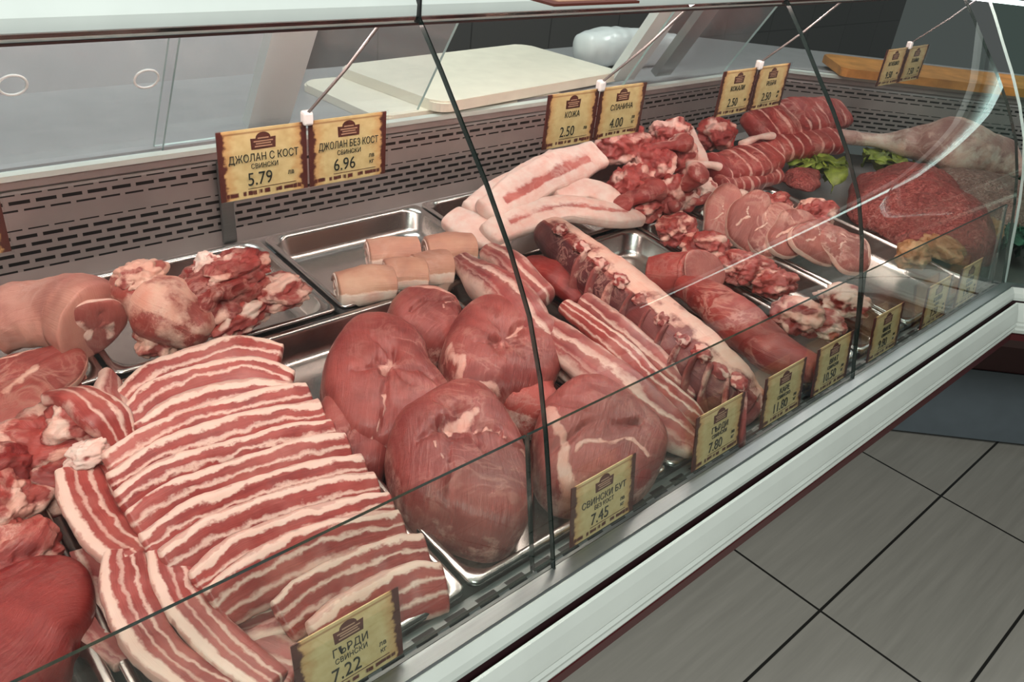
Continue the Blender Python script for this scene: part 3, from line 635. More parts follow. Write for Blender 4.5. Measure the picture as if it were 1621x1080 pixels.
strip([(930, 480), (985, 525), (1045, 575), (1095, 622)], (.05, .056, .05, .04), [.014, .018, .018, .014], [.015, .018, .018, .014], 'pink belly strip closest to the bone-in loin', [-60, -55, -55], 'belly2')
strip([(868, 560), (920, 605), (970, 640), (1010, 662)], (.0, .0, -.005, -.01), [.014, .018, .018, .014], [.012, .014, .014, .012], 'pale fat belly strip below the others, beside the right ham', [-10, -10], 'fatty', fat=lambda t, an, x, y, p, c: .7)
# ------------------------------------------------------------------ bone-in loin
LP = [(872, 372), (935, 428), (1005, 490), (1080, 560), (1140, 615), (1172, 645)]
def loinfat(t, an, x, y, p, c):
    k = noise.noise(p*38)
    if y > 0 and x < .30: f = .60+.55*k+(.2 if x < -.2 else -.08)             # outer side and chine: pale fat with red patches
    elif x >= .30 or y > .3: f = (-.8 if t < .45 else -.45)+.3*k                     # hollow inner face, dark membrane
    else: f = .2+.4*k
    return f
LH = (.045, .050, .052, .048, .042, .025)
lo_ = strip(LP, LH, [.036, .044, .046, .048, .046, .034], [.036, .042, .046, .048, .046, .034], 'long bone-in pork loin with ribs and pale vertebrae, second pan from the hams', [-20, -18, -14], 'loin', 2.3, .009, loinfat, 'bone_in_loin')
PL = [D(x, y, h) for (x, y), h in zip(LP, LH)]
for k in range(10):
    t = .10+k*.088; c = cat(PL, t); T = (cat(PL, min(t+.02, 1))-cat(PL, t-.02)).normalized(); S = T.cross(V((0, 0, 1))).normalized()
    b_ = blob('vertebra', M['bone'], c+S*.020+V((0, 0, .040+.002*math.sin(k*3))), (.019, .013, .009), (0, 0, .8+.3*math.sin(k)), .3, 1.5, .48, sub=4)
    b_.parent = lo_
for k in range(11):
    t = .22+k*.070; c = cat(PL, t); T = (cat(PL, min(t+.02, 1))-cat(PL, t-.02)).normalized(); S = T.cross(V((0, 0, 1))).normalized()
    arc = [c+S*(.0475*math.cos(q))+V((0, 0, .0475*math.sin(q)))+T*(.016*(.9-q)) for q in (1.0, .65, .3, -.05, -.4, -.75)]
    rb = loft('rib', M['loin'], arc, [.006, .010, .0115, .0115, .010, .006], .004, n=12, m=16, cap=.8, fat=lambda t, an, x, y, p, c: .34+.3*noise.noise(p*30), up=T); rb.parent = lo_
# tenderloin, neck and collar pieces
def cutround(c, d, r, L, label, mat='lean'):
    o = loft('tenderloin_piece', M[mat], [c, c+d*L*.5, c+d*L], [r*.7, r, r*.98], [r*.6, r*.86, r*.84], n=28, m=30, ex=2.2, cap=.22, bump=.002, lump=.004)
    return tag(o, label, 'meat')
c1 = D(1108, 434, .036); dT = V((-.30, -.78, .55)).normalized(); dB = V((.55, -.80, .12)).normalized()
tl = loft('tenderloin_piece', M['lean'], [c1-dT*.03-dB*.075, c1-dT*.03-dB*.035, c1-dT*.02, c1], [.030, .042, .044, .043], [.028, .038, .042, .042], n=30, m=30, ex=2.2, cap=.15, bump=.002, lump=.004)
tag(tl, 'rounded pork piece with a flat pink cut face, behind the bone-in loin', 'meat')
cf = dome('cut_face', M['pinkface'], c1+dT*.012, (.041, .042), .010, (0, math.acos(dT.z), math.atan2(dT.y, dT.x)), o3, 4, (), [([(-.5, .2), (0, .1)], .05, .5)], .5, .001, 12, 60)
cf.parent = tl; cf['label'] = 'flat pale pink cut face'
strip([(1090, 455), (1130, 478), (1175, 512), (1215, 545), (1238, 572)], (.02, .034, .034, .026, .012), [.03, .045, .048, .044, .028], [.022, .030, .032, .030, .022], 'marbled pork neck directly right of the bone-in loin', 5, 'collar', 2.4, .012, None, 'pork_neck')
strip([(1185, 535), (1225, 555), (1262, 572), (1290, 580)], (.022, .030, .026, .012), [.040, .046, .044, .030], [.022, .028, .026, .018], 'smooth red pork neck half behind the small front price cards', 5, 'collar', 2.4, .01, None, 'pork_neck')
def nuggets(lst):
    for (px, py, h, r, mat, fk, rz, lab, nm) in lst:
        tag(blob(nm, M[mat], D(px, py, h), r, (0, 0, rz), .30, 1.5, fk), lab, 'meat')
nuggets([
 (1072, 362, .03, (.06, .038, .026), 'collar', .45, .4, 'marbled collar chunk at the back end of the steel pan with the empty corner', 'pork_collar'),
 (1120, 390, .03, (.05, .042, .026), 'collar', .50, .1, 'marbled collar chunk with fat veins, right behind the cut tenderloin', 'pork_collar'),
 (1178, 425, .028, (.055, .045, .028), 'collar', .42, -.2, 'deep red collar chunk right of the tenderloin cut face', 'pork_collar'),
 (1225, 448, .024, (.05, .04, .024), 'collar', .40, .2, 'collar chunk next to the pan divider, mid right', 'pork_collar'),
 (1265, 500, .015, (.06, .045, .022), 'collar', .55, .3, 'pinkish collar piece under the glass glare', 'pork_collar'),
 (1300, 512, .008, (.045, .042, .020), 'lean', .4, -.3, 'lean pork piece behind the rightmost pair of front cards', 'pork_collar'),
 (1335, 478, .010, (.05, .045, .022), 'lean', .55, .2, 'pale lean piece in the glare beside the second glass joint', 'pork_collar'),
])
# boneless chops leaning on one another
CH = 'boneless chops leaning in a row'
for k, (px, py, hh, lab) in enumerate([
 (1150, 345, .035, 'leftmost boneless chop lying at the back of the wide right pan'),
 (1185, 352, .040, 'boneless chop second from the left, a white fat edge turned up'),
 (1218, 362, .038, 'boneless chop third from the left in the leaning row'),
 (1255, 372, .040, 'boneless chop with rounded fat rim, middle of the leaning row'),
 (1292, 385, .040, 'broad pink boneless chop facing the glass, right of the middle'),
 (1335, 398, .036, 'rightmost boneless chop close to the second glass joint')]):
    tag(dome('boneless_chop', M['chop'], D(px, py, hh), (.060, .052), .030, (math.radians(22+5*math.sin(k*2)), math.radians(-46+5*k), .2+.06*k), lambda t, k=k: 1+.14*math.sin(2*t+k)+.09*math.sin(3*t+2*k)+.04*math.sin(5*t+k), 3.4, [([(-.5, .3), (.2, .5)], .06, .003)], [([(.7, -.5), (.3, -.85), (-.2, -.92)], .13, .9), ([(-.5, .5), (.0, .2), (.3, .4)], .05, .75)], .85, .003), lab, 'meat', CH)
nuggets([
 (1225, 330, .05, (.05, .04, .03), 'collar', .5, .4, 'pork piece behind the leaning chops, left', 'pork_collar'),
 (1290, 340, .05, (.06, .04, .03), 'collar', .55, .1, 'pork piece behind the leaning chops, right', 'pork_collar'),
 (1170, 318, .03, (.04, .03, .02), 'lean', .55, 0, 'small pork scrap at the back rim of the wide right pan', 'pork_collar'),
])
# ------------------------------------------------------------------ back row
def hockfat(t, an, x, y, p, c): return .30+.45*noise.noise(p*14)+(.25 if c else 0)
a, b = D(38, 505, .045), D(150, 505, .06)
T = V((.20, -.96, .06)).normalized(); ce = D(150, 516, .040)
hk = loft('pork_hock', M['hockskin'], [ce-T*.07+V((-.085, 0, -.012)), ce-T*.065+V((-.05, 0, .002)), ce-T*.045+V((-.014, 0, .004)), ce-T*.004], [.036, .052, .054, .050], [.030, .041, .044, .041], n=36, m=50, ex=2.4, cap=.12, bump=.004, lump=.026)
tag(hk, 'skin-on pork hock with a broad pale cut face, leftmost in the back row', 'meat')
fc = dome('cut_face', M['pinkface'], ce, (.039, .047), .010, (0, math.pi/2+.1, math.atan2(T.y, T.x)), o3, 3, [([(-.5, .2), (0, .1), (.4, .4)], .08, .004), ([(-.2, -.6), (.1, -.1)], .08, .003)], [([(-.3, -.5), (.2, -.3)], .22, .8), ([(.1, .4), (.5, .3)], .2, .7)], .8, .002, 16, 60)
fc.parent = hk; fc['label'] = 'pale pink cut face of the hock'
jt = loft('shoulder_joint', M['hock'], [D(200, 450, .075), D(228, 465, .06), D(262, 488, .05), D(310, 515, .03)], [.026, .036, .046, .036], [.028, .036, .042, .03], n=36, m=50, ex=2.2, cap=.8, bump=.004, lump=.014, fat=lambda t, an, x, y, p, c: .35+.6*noise.noise(p*16)+(.3 if y > .5 else 0))
tag(jt, 'knobbly bone-in joint with white cartilage, second in the back row', 'meat')
kn = blob('joint_knuckle', M['hock'], D(222, 440, .08), (.034, .028, .024), (0, 0, .4), .3, 1.5, .65); kn.parent = jt
nuggets([
 (345, 460, .045, (.070, .052, .038), 'collar', .38, .5, 'large red trimmed shoulder chunk, third in the back row', 'shoulder_trimming'),
 (330, 425, .075, (.020, .018, .022), 'fatty', .8, .2, 'pale fat knob sticking up behind the trimmed shoulder', 'shoulder_trimming'),
 (375, 425, .075, (.05, .03, .024), 'collar', .40, .3, 'ragged red flap on top of the trimmed shoulder', 'shoulder_trimming'),
 (440, 462, .035, (.045, .036, .024), 'collar', .55, -.2, 'stringy fatty trimming at the right end of the trimmed shoulder', 'shoulder_trimming'),
 (385, 500, .02, (.06, .028, .022), 'lean', .50, .5, 'smooth red trimming in front of the trimmed shoulder chunk', 'shoulder_trimming'),
 (262, 530, .008, (.04, .03, .03), 'hock', .5, .2, 'small purple trimming under the knobbly joint', 'shoulder_trimming'),
])
tag(dome('meat_slice', M['hock'], D(40, 614, .008), (.072, .056), .024, (.22, -.05, .2), o1, 3, [([(-.6, .2), (0, .1), (.6, .3)], .05, .004)], [([(-.9, .3), (-.3, .9), (.5, .8)], .06, .9), ([(-.3, -.2), (.2, .1)], .12, .7)], .7), 'broad pale meat slice at the far left edge, front of the hock', 'meat')
tag(dome('meat_slice', M['hock'], D(28, 645, -.002), (.08, .042), .02, (.2, 0, .25), o2, 3, [([(-.6, .2), (0, .1), (.6, .3)], .05, .004)], [([(-.5, -.4), (.3, -.2)], .12, .8)], .7), 'lower pale meat slice at the far left edge, overhanging the pan rim', 'meat')
# rolled rinds
for px, py, L, rz, lab in ((578, 452, .085, .55, 'rolled pork rind lying front left in its pan'), (622, 402, .08, .5, 'largest rolled pork rind, rear left, orange-tinted'), (642, 436, .06, .5, 'short rolled pork rind between the two left ones'), (683, 424, .055, .6, 'whitish rolled pork rind with visible spiral end'), (712, 398, .08, .5, 'rolled pork rind at the right rear, partly under the belly chunk')):
    c = D(px, py, .012); dv = V((math.cos(rz-.9), math.sin(rz-.9), 0)); r = .032
    o = empty('rolled_rind', tuple(c)); tag(o, lab, 'meat', 'rolled rinds in the back row pan')
    s = loft('rind', M['skin'], [V((0, 0, 0))-dv*L*.5, V((0, 0, .002)), dv*L*.5], [r*.92, r, r*.95], [r*.8, r*.86, r*.82], n=28, m=24, ex=2.3, cap=.14, bump=.0025, lump=.008, fat=lambda t, an, x, y, p, c: (.75 if (y < .25 and x > -.2) else .12)); s.parent = o
    for sg in (-1, 1):
        sp = [dv*(sg*(L*.5+.003))+V((-dv.y*rr*math.cos(q), dv.x*rr*math.cos(q), rr*.85*math.sin(q))) for q, rr in ((k*.45, r*.82-k*.00085) for k in range(26))]
        z = tube('spiral_edge', sp, .0022, M['fatty'], o, 6); fatattr(z.data, [.9]*len(z.data.vertices))
# slabs of back fat
def fatslab(pts, hs, hw, hh, roll, label, lean=.0):
    def ff(t, an, x, y, p, c): return .80-(lean if abs(x-.1) < .35 and .12 < t < .85 and y > .2 else 0)*(1.0)+.15*noise.noise(p*18)
    o = loft('back_fat_slab', M['fatty'], [D(x, y, h) for (x, y), h in zip(pts, hs)], hw, hh, roll=roll, n=30, m=50, ex=3.4, cap=.5, bump=.002, lump=.006, fat=ff)
    return tag(o, label, 'meat', 'slabs of pork back fat')
fatslab([(715, 345), (765, 370), (800, 390)], (.03, .03, .02), [.024, .03, .022], .012, [-20, -20], 'thin pale fat slab nearest the rolled rinds')
fatslab([(750, 335), (800, 300), (850, 275), (880, 250)], (.04, .05, .05, .05), [.026, .034, .034, .024], .014, [-15, -15], 'pinkish fat slab lying beneath the top one', .3)
fatslab([(770, 335), (830, 300), (890, 268), (945, 245)], (.06, .072, .08, .085), [.026, .038, .042, .036], .015, [-28, -30, -30], 'topmost fat slab with a red lean stripe down its middle', .75)
fatslab([(775, 372), (830, 345), (890, 330), (960, 340), (1010, 345)], (.04, .05, .05, .04, .02), [.026, .034, .034, .03, .02], .014, [-20, -15, -10], 'lower fat slab with pink edge, against the end of the bone-in loin', .45)
fatslab([(880, 312), (925, 300), (960, 312), (985, 335)], (.05, .055, .05, .03), [.022, .028, .026, .02], .013, [-40, -20, 0], 'curled fat piece with a dark hollow beside the bones')
# bones and neck pieces
nuggets([
 (985, 230, .085, (0.065, 0.055, 0.044), 'bone', .45, .2, 'knobbly bone piece right of the topmost fat slab', 'meaty_bone'),
 (1000, 295, .045, (0.065, 0.047, 0.044), 'bone', .35, .4, 'bright red meaty bone above the end of the lower fat slab', 'meaty_bone'),
 (1035, 262, .065, (0.052, 0.044, 0.044), 'bone', .50, .9, 'bright red bone with white cartilage, centre of the bone pile', 'meaty_bone'),
 (1062, 215, .09, (0.058, 0.044, 0.039), 'bone', .45, .1, 'pink neck bone at the top rear of the bone pile', 'meaty_bone'),
 (1075, 250, .07, (0.034, 0.044, 0.044), 'bone', .60, .5, 'small pale bone right of the pile centre', 'meaty_bone'),
 (1065, 310, .035, (0.039, 0.052, 0.047), 'bone', .40, 1.3, 'upright red bone in front of the bone pile', 'meaty_bone'),
 (1110, 300, .03, (.04, .03, .026), 'fatty', .70, .3, 'pale cartilage bone at the front right of the pile', 'meaty_bone'),
 (1020, 330, .02, (0.065, 0.034, 0.026), 'bone', .45, .2, 'low red bone scrap along the pan front', 'meaty_bone'),
 (1135, 215, .085, (0.065, 0.047, 0.039), 'bone', .40, .5, 'dark red neck bone at the rear right of the pile', 'meaty_bone'),
])
def bonestick(p, q, r, label):
    o = loft('rib_bone', M['fatty'], [p, (p+q)/2+V((0, 0, .006)), q], [r*1.3, r, r*1.4], [r*1.1, r*.85, r*1.2], n=16, m=24, cap=.8, bump=.002, lump=.003, fat=lambda t, an, x, y, p, c: .75)
    return tag(o, label, 'bone')
bonestick(D(1092, 262, .07), D(1152, 268, .06), .010, 'pale bone end lying across the bone pile, lower one')
bonestick(D(1090, 205, .10), D(1112, 255, .075), .009, 'pale bone end standing steeply on the bone pile')
bonestick(D(1175, 228, .085), D(1222, 215, .085), .008, 'pale rib end in front of the large rib rack')
def rack(pts, hs, hw, hh, roll, label, fq=70):
    def ff(t, an, x, y, p, c): return .55*max(0, math.sin(t*fq))**1.5+.3*noise.noise(p*20)
    o = loft('rib_rack', M['bone'], [D(x, y, h) for (x, y), h in zip(pts, hs)], hw, hh, roll=roll, n=30, m=70, ex=2.8, cap=.4, bump=.004, lump=.01, fat=ff)
    return tag(o, label, 'meat')
rack([(1135, 270), (1175, 262), (1220, 250)], (.055, .055, .05), [.042, .05, .044], [.024, .03, .026], [-15, -15], 'small rib rack in front, right of the bone pile', 40)
rack([(1140, 296), (1180, 290), (1225, 275)], (.03, .03, .03), [.024, .03, .026], [.02, .022, .02], [-10, -10], 'striped rib rack end lying lowest above the chops', 50)
rack([(1195, 205), (1240, 190), (1290, 182), (1330, 180)], (.085, .09, .09, .085), [.05, .06, .06, .05], [.024, .028, .028, .024], [-30, -30], 'large rib rack leaning at the back beside the hanging cards', 60)
rack([(1205, 240), (1260, 228), (1320, 222)], (.05, .05, .05), [.034, .04, .036], [.022, .024, .022], [-20, -20], 'dark rib rack below the large one', 50)
# ------------------------------------------------------------------ mince and the corner display
def mound(c, R, h, mat, label, rz=0):
    o = dome('minced_meat', M[mat], c, R, h, (0, 0, rz), lambda t: 1+.08*math.sin(2*t+1)+.07*math.sin(3*t+2)+.05*math.sin(7*t), 2.0, (), (), 0, .009, 60, 220, lump=.025); 
    return tag(o, label, 'minced meat')
mound(D(1270, 285, .01), (.075, .05), .05, 'mince', 'small bright red heap of mince behind the chops', .3)
mound(D(1450, 340, -.01), (.26, .17), .125, 'mince', 'large red heap of mince at the right end of the counter', .5)
mound(D(1540, 330, -.01), (.19, .17), .115, 'mincegrey', 'greyish pink heap of mince right of the red one', .2)

# ------------------------------------------------------------------ left pan
tag(dome('beef_cut', M['beef'], D(14, 1030, -.005), (.078, .072), .07, (.1, .1, .4), o1, 3.4, [([(-.5, .6), (.2, .4), (.9, .5)], .05, .005)], [], .1, .002, lump=.006), 'large smooth dark red beef cut in the lower left corner pan', 'meat')
tag(blob('beef_trimming', M['collar'], D(2, 890, .01), (.055, .045, .032), (0, 0, .6), .28, 1.4, .42), 'mottled red beef trimming behind the smooth beef cut', 'meat')
tag(blob('beef_trimming', M['collar'], D(-20, 810, .02), (.05, .04, .032), (0, 0, .2), .28, 1.4, .5), 'pinkish fatty beef trimming at the left edge of the picture', 'meat')
tag(blob('beef_trimming', M['beef'], D(-28, 755, .02), (.05, .04, .03), (0, 0, .2), .25, 1.4, .2), 'dark red beef trimming at the far left edge, rearmost in its pan', 'meat')

for px, py, h, dx, dy, dzz, L, r_, lab in ((1078, 300, .055, .1, -.5, .8, .10, .020, 'long red rib piece standing upright in front of the bone pile'), (1010, 315, .05, .9, .1, .1, .11, .022, 'long bright red bone lying along the lower fat slab'), (1050, 235, .10, .8, -.3, .2, .10, .018, 'pink neck bone lying across the top of the bone pile'), (1095, 320, .03, .9, -.2, .0, .10, .018, 'pale pink bone lying lowest at the right front of the pile')):
    c = D(px, py, h); d = V((dx, dy, dzz)).normalized()*L*.5
    tag(loft('meaty_bone', M['bone'], [c-d, c-d*.4+V((0, .006, .004)), c+d*.4+V((0, -.004, .004)), c+d], [r_*1.2, r_*.8, r_*.85, r_*1.35], [r_, r_*.75, r_*.7, r_*1.1], n=24, m=40, cap=.8, bump=.005, lump=.014, fat=lambda t, an, x, y, p, c: .25+.6*noise.noise(p*22)), lab, 'meat')
# ------------------------------------------------------------------ price cards
t = NT('parchment_card'); tc = t.add('ShaderNodeTexCoord'); sp = t.add('ShaderNodeSeparateXYZ', i_0=tc.outputs['UV'])
c = t.coord('UV', (1, 1, 1), rnd=True); nz = t.noise(c, 9, 4, .6)
wob = t.math('MULTIPLY', t.math('SUBTRACT', nz, .5), .16)
ex = t.math('ADD', t.math('ABSOLUTE', t.math('SUBTRACT', sp.outputs[0], .5)), wob)
ex0 = t.math('ABSOLUTE', t.math('SUBTRACT', sp.outputs[0], .5)); edge = t.math('MAXIMUM', t.ramp(ex, [(.415, (0, 0, 0)), (.445, (1, 1, 1))]), t.ramp(ex0, [(.445, (0, 0, 0)), (.452, (1, 1, 1))]))
toast = t.ramp(ex, [(.30, (0, 0, 0)), (.46, (1, 1, 1))])
yb = t.math('ADD', sp.outputs[1], t.math('MULTIPLY', wob, .4))
bot = t.ramp(yb, [(.035, (0, 0, 0)), (.05, (1, 1, 1)), (.095, (1, 1, 1)), (.11, (0, 0, 0))])
dash = t.ramp(t.noise(t.coord('UV', (11, .01, 1)), 1.0, 2), [(.44, (0, 0, 0)), (.50, (1, 1, 1))])
topl = t.ramp(sp.outputs[1], [(.93, (0, 0, 0)), (.945, (.7, .7, .7)), (.955, (.7, .7, .7)), (.97, (0, 0, 0))])
base = t.mix(t.ramp(nz, [(.3, (0, 0, 0)), (.75, (1, 1, 1))]), (.74, .56, .29), (.60, .41, .18))
col = t.mix(t.math('MULTIPLY', toast, .75), base, (.56, .22, .06))
col = t.mix(t.math('MULTIPLY', bot, dash), col, (.10, .014, .010))
col = t.mix(topl, col, (.30, .11, .04)); col = t.mix(edge, col, (.085, .016, .012))
t.link(col, 'Base Color'); t.b.inputs['Roughness'].default_value = .45
M['card'] = t.m
M['arm'] = plain('clear_plastic_arm', (.30, .27, .27), .2)
M['ink'] = plain('dark_ink', (.022, .020, .014), .6)
M['emblem'] = plain('brown_emblem', (.105, .024, .016), .5)
M['emblem_line'] = plain('emblem_lettering', (.45, .26, .17), .5)
M['pocket'] = glassmat('clear_card_pocket', (.97, .98, .98), .8, .05)
def text(body, size, x, z, mat, parent, name, sx=1.0, y=-.0016):
    cu = bpy.data.curves.new('txt', 'FONT'); cu.body = body; cu.size = size; cu.align_x = 'CENTER'; cu.align_y = 'CENTER'; cu.extrude = .0002; cu.resolution_u = 3
    o = bpy.data.objects.new('txt', cu); COL.objects.link(o); dg = bpy.context.evaluated_depsgraph_get()
    me = bpy.data.meshes.new_from_object(o.evaluated_get(dg)); bpy.data.objects.remove(o)
    me.transform(Matrix.Translation((x, y, z)) @ Matrix.Rotation(math.pi/2, 4, 'X') @ Matrix.Diagonal((sx, 1, 1, 1)))
    me.materials.clear(); return link(name, me, mat, parent)
def card(parent, x0, w, h, lines, price, unit, off=0):
    """one parchment insert with emblem, product lines and price; faces -Y, bottom at z = 0"""
    bm = bmesh.new(); uvl = bm.loops.layers.uv.new('UVMap'); boxbm(bm, x0, x0+w, -.0006, .0006, 0, h)
    for f in bm.faces:
        for lp in f.loops: lp[uvl].uv = ((lp.vert.co.x-x0)/w, lp.vert.co.z/h)
    cd = link('card', frombm(bm), M['card'], parent)
    cx = x0+w*.5; ez = h*.80; ew = w*.135
    bm = bmesh.new()
    out = [(-ew, -h*.10), (ew, -h*.10), (ew*1.05, h*.06)]+[(ew*.62*math.cos(q)*(1 if q else 1), h*.055+h*.085*math.sin(q)) for q in [k*math.pi/8 for k in range(9)]]+[(-ew*1.05, h*.06)]
    a = [bm.verts.new((cx+x, -.0009, ez+z)) for x, z in out]; b = [bm.verts.new((cx+x, -.0005, ez+z)) for x, z in out]
    bm.faces.new(a); bm.faces.new(b[::-1])
    for k in range(len(a)): bm.faces.new((a[k], b[k], b[(k+1) % len(a)], a[(k+1) % len(a)]))
    bmesh.ops.recalc_face_normals(bm, faces=bm.faces[:])
    link('emblem', frombm(bm), M['emblem'], cd)
    bm = bmesh.new()
    for zz, ww in ((.055, .45), (.012, .8), (-.022, .62), (-.06, .72)): boxbm(bm, cx-ew*ww, cx+ew*ww, -.0012, -.0008, ez+h*(zz-.008), ez+h*(zz+.008))
    link('emblem_lettering', frombm(bm), M['emblem_line'], cd)
    zz = h*.585
    for i, l in enumerate(lines):
        sz = h*(.155 if i == 0 else .10); wmax = w*.78
        text(l, sz, cx, zz, M['ink'], cd, 'product_text', min(.85, wmax/(len(l)*sz*.66)))
        zz -= h*.125
    text(price, h*.27, cx-w*.06, h*.27, M['ink'], cd, 'price_text', .85)
    if unit: text(unit, h*.10, cx+w*.30, h*.30, M['ink'], cd, 'unit_text', .9)
    bm = bmesh.new(); boxbm(bm, x0+w*.30, x0+w*.86, -.001, -.0005, h*.135, h*.142); link('price_rule', frombm(bm), M['emblem'], cd)
    return cd
CW, CH_ = .106, .078
FT = [(.205, ['ГЪРДИ', 'СВИНСКИ'], '7.22', 'front price card at the bottom edge of the picture, below the belly slices'),
      (.534, ['СВИНСКИ БУТ', 'БЕЗ КОСТ'], '7.45', 'front price card reading 7.45 beside the first glass joint'),
      (.755, ['ГЪРДИ', 'СВИНСКИ'], '7.80', 'front price card in front of the raw belly strips, next right of 7.45'),
      (.910, ['КАРЕ', 'СВИНСКО'], '11.80', 'front price card before the tip of the bone-in loin'),
      (1.048, ['ВРАТ', 'СВИНСКИ'], '10.50', 'front price card left of the second glass joint, before the pork neck'),
      (1.222, ['ФИЛЕ', 'СВИНСКО'], '9.80', 'front price card just right of the second glass joint'),
      (1.420, ['КАЙМА', 'СМЕС'], '7.50', 'front price card second from the far right end'),
      (1.565, ['КАЙМА', 'ТЕЛЕШКА'], '9.90', 'small front price card nearest the far right end')]
for x, ls, pr, lab in FT:
    s = empty('price_card', (x, .400, .7535)); s.rotation_euler = (-math.radians(9), 0, 0); tag(s, lab, 'price card', 'price cards along the front sill')
    card(s, 0, CW, CH_, ls, pr, 'лв\nкг')
    box('card_pocket', -.002, CW+.002, -.0030, -.0020, -.001, CH_+.002, M['pocket'], s)
HT = [(-.07, .80, ['СВИНСКИ', 'РЕБРА'], '4.90', ['ПЛЕШКА', 'СВИНСКА'], '6.90', 'hanging double price card cut off by the left edge of the picture', None),
      (.357, .82, ['ДЖОЛАН С КОСТ', 'СВИНСКИ'], '5.79', ['ДЖОЛАН БЕЗ КОСТ', 'СВИНСКИ'], '6.96', 'hanging double price card reading 5.79 and 6.96 before the slotted back wall', (505, 145, 545, 62)),
      (.828, .80, ['КОЖА'], '2.50', ['СЛАНИНА'], '4.00', 'hanging double price card reading 2.50 and 4.00 by the white cutting board', (968, 103, 1040, 18)),
      (1.248, .80, ['КОКАЛИ'], '2.50', ['РЕБРА'], '2.50', 'orange-edged hanging double price card above the large rib rack', (1212, 80, 1285, 5)),
      (1.855, .80, ['АГНЕШКО'], '9.50', ['КАЙМА'], '7.50', 'farthest hanging double price card, over the lamb leg at the corner', (1447, 58, 1480, 30))]
for x, y, l1, p1, l2, p2, lab, rod in HT:
    z = 1.040; s = empty('hanging_price_card', (x, y, z)); tag(s, lab, 'price card', 'double price cards hanging from the canopy')
    card(s, 0, CW, CH_, l1, p1, 'лв'); card(s, CW+.003, CW, CH_, l2, p2, 'лв\nкг')
    box('card_pocket', -.002, 2*CW+.005, -.0030, -.0020, -.001, CH_+.002, M['pocket'], s)
    xc = CW+.0015
    bx = box('clip', xc-.006, xc+.006, -.006, .006, CH_-.004, CH_+.012, M['clip'], s, .003)
    e = V((xc+.03, -.11, 1.262-z-.01))
    tube('arm', [(xc, 0, CH_+.008), V((xc, 0, CH_+.008)).lerp(e, .5)+V((0, -.004, 0)), e], .0018, M['arm'], s, 8)
    box('arm_foot', e.x-.008, e.x+.008, e.y-.015, e.y+.015, e.z-.004, e.z+.003, M['clip'], s, .0015)
# card standing on the canopy, just cut by the top of the frame
p = onz(945, 6, 1.300); s = empty('canopy_card', (p.x-.05, p.y, 1.299)); tag(s, 'dark red ornamented card lying on the canopy at the top of the picture', 'card')
b_ = box('board', 0, .105, 0, .06, 0, .002, M['emblem'], s); b_2 = box('ornament', .012, .093, .008, .018, .002, .0026, M['emblem_line'], s)
# ------------------------------------------------------------------ behind the counter
def rotbox(name, cx, cy, sx, sy, z0, z1, rz, mat, r=.03, bev=.004):
    bm = bmesh.new(); P = rrect(-sx/2, sx/2, -sy/2, sy/2, r)
    a = [bm.verts.new((x, y, z0)) for x, y in P]; b = [bm.verts.new((x, y, z1)) for x, y in P]; n = len(P)
    bm.faces.new(a[::-1]); top = bm.faces.new(b)
    for k in range(n): bm.faces.new((a[k], a[(k+1) % n], b[(k+1) % n], b[k]))
    bmesh.ops.bevel(bm, geom=[e for e in top.edges], offset=bev, segments=2, affect='EDGES')
    o = link(name, frombm(bm), mat); o.location = (cx, cy, 0); o.rotation_euler = (0, 0, rz); return o
tag(rotbox('cutting_board', 1.225, 1.375, .58, .31, .972, .992, .10, M['plastic_white']), 'large worn white cutting board on the ledge behind the counter', 'cutting board')
tag(rotbox('cutting_board', 1.08, 1.36, .50, .27, .9565, .9715, .03, M['plastic_white']), 'lower white cutting board sticking out left under the large one', 'cutting board')
bg = loft('plastic_bag_roll', M['bag'], [(1.58, 1.42, 1.0), (1.66, 1.41, 1.004), (1.76, 1.405, .998), (1.87, 1.39, 1.0)], [.042, .047, .046, .04], [.04, .047, .044, .038], n=30, m=40, cap=.5, bump=.006, bf=22, lump=.01)
tag(bg, 'roll of white plastic bags lying behind the cutting board', 'plastic bags')
M['cab'] = plain('light_grey_cabinet', (.50, .50, .515), .45, var=.04)
cb = empty('work_cabinet', (.2, 2.0, 0)); tag(cb, 'pale grey work cabinet with drawers behind the sliding doors at left', 'cabinet')
box('body', -1.3, .78, -.10, .32, 0, 1.08, M['cab'], cb, .004)
for k in range(5): box('drawer_front', -1.29, .77, -.116, -.101, .02+.21*k, .222+.21*k, M['cab'], cb, .003)
# unused dark tone for the wavy reflection in the right door
M['dark_reflection'] = plain('dark_purple_reflection', (.035, .018, .026), .8, var=.3)
# ------------------------------------------------------------------ corner goods
def leaf(c, R, mat, label, nm='lettuce_leaves', seed=1, n=26):
    rd = random.Random(seed); bm = bmesh.new()
    for k in range(n):
        px, py = rd.uniform(-R[0], R[0]), rd.uniform(-R[1], R[1]); th = rd.uniform(0, 6.28); tl = rd.uniform(-.2, .9); s = rd.uniform(.022, .042)
        E3 = Matrix.Rotation(th, 3, 'Z') @ Matrix.Rotation(tl, 3, 'Y'); g = []
        for i in range(7):
            row = []
            for j in range(5):
                u, v = i/6, (j-2)/2; wd = math.sin(min(1, u*1.15+.1)*math.pi)**.6
                q = V((s*(u*2-.4), s*v*wd*.8, s*.25*math.sin(u*7+v*5+k)*abs(v)+s*.25*u*(1-u)*4))
                row.append(bm.verts.new(V(c)+V((px, py, rd.uniform(0, .006)))+E3@q))
            g.append(row)
        for i in range(6):
            for j in range(4): bm.faces.new((g[i][j], g[i+1][j], g[i+1][j+1], g[i][j+1])).smooth = True
    o = link(nm, frombm(bm), M[mat]); md = o.modifiers.new('leaf', 'SOLIDIFY'); md.thickness = .0012
    return tag(o, label, 'lettuce', kind='stuff')
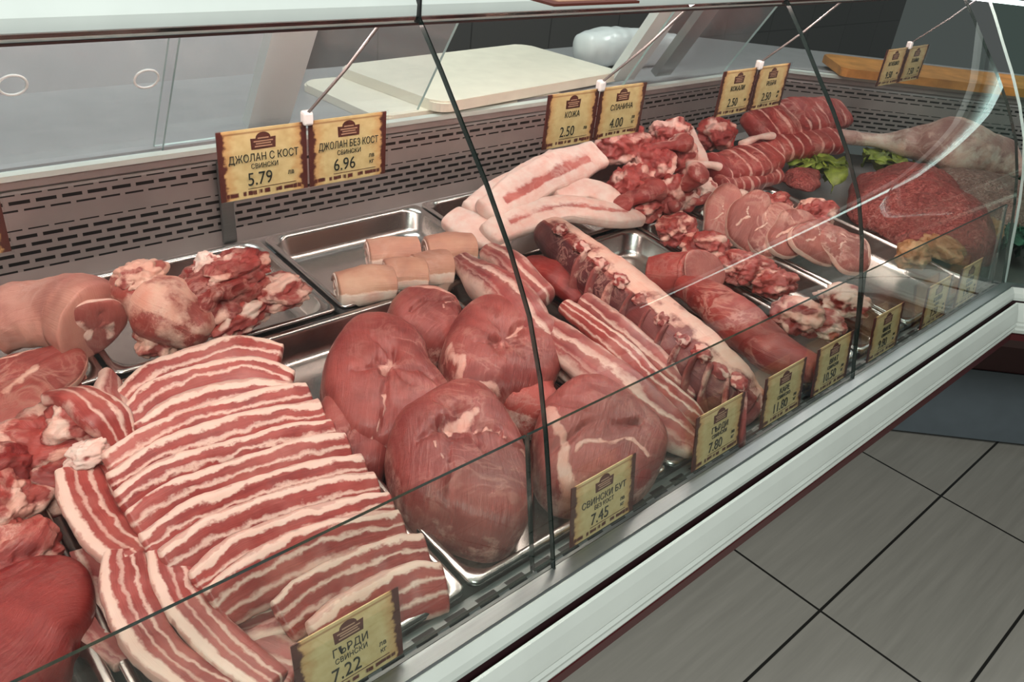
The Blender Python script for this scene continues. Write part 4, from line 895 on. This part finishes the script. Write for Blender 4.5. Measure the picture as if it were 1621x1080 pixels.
leaf(D(1420, 190, .03), (.16, .07), 'lettuce', 'yellow green lettuce leaves behind the lamb leg', seed=3, n=40)
leaf(D(1300, 262, .02), (.05, .05), 'lettuce', 'yellow green lettuce leaves beside the small mince heap', seed=5, n=18)
leaf(D(1400, 250, .02), (.08, .04), 'lettuce', 'yellow green lettuce under the lamb shank', seed=6, n=18)
leaf(D(1585, 360, .02), (.07, .10), 'lettuce_dark', 'dark green leaves at the far right end of the display', seed=8, n=40)
leaf(D(1600, 270, .02), (.10, .10), 'lettuce_dark', 'dark green leaves right of the lamb leg', seed=9, n=40)
lamb = loft('lamb_leg', M['lamb'], [D(1330, 215, .05), D(1385, 222, .05), D(1440, 228, .06), D(1510, 232, .08), D(1570, 250, .07), D(1612, 270, .06)], [.018, .022, .045, .085, .07, .03], [.016, .02, .04, .07, .06, .026], n=36, m=70, ex=2.2, cap=.7, bump=.004, lump=.014, fat=lambda t, an, x, y, p, c: .45+.5*noise.noise(p*12))
tag(lamb, 'whole pale lamb leg with shank pointing left, at the back of the corner', 'meat')
tag(blob('bone_end', M['fatty'], D(1590, 236, .09), (.03, .02, .02), (0, 0, .3), .3, 1.5, .9), 'bright white bone end at the right of the lamb leg', 'bone')
tag(blob('tomato_half', M['sausage'], D(1585, 292, .03), (.04, .03, .025), (0, 0, .3), .1, 1.5, .1), 'orange red piece right of the grey mince heap', 'vegetable')
for k, (px, py, lab) in enumerate([(1445, 405, 'orange spiced meat piece in front of the large mince heap, leftmost'), (1490, 392, 'orange spiced meat piece in front of the large mince heap, second'), (1530, 378, 'orange spiced meat piece below the grey mince heap'), (1565, 366, 'orange spiced meat piece nearest the far right glass joint')]):
    tag(blob('spiced_meat', M['sausage'], D(px, py, .02), (.055, .035, .026), (0, 0, .3+k), .25, 1.5, .4), lab, 'meat', 'orange spiced meat pieces')
wd = rotbox('wooden_board', 0, 0, .62, .20, .970, .992, -.78, M['wood'], .02); p = onz(1450, 118, .992); wd.location = (p.x+.12, p.y-.02, 0)
tag(wd, 'orange-lit wooden board on the ledge of the corner counter', 'board')
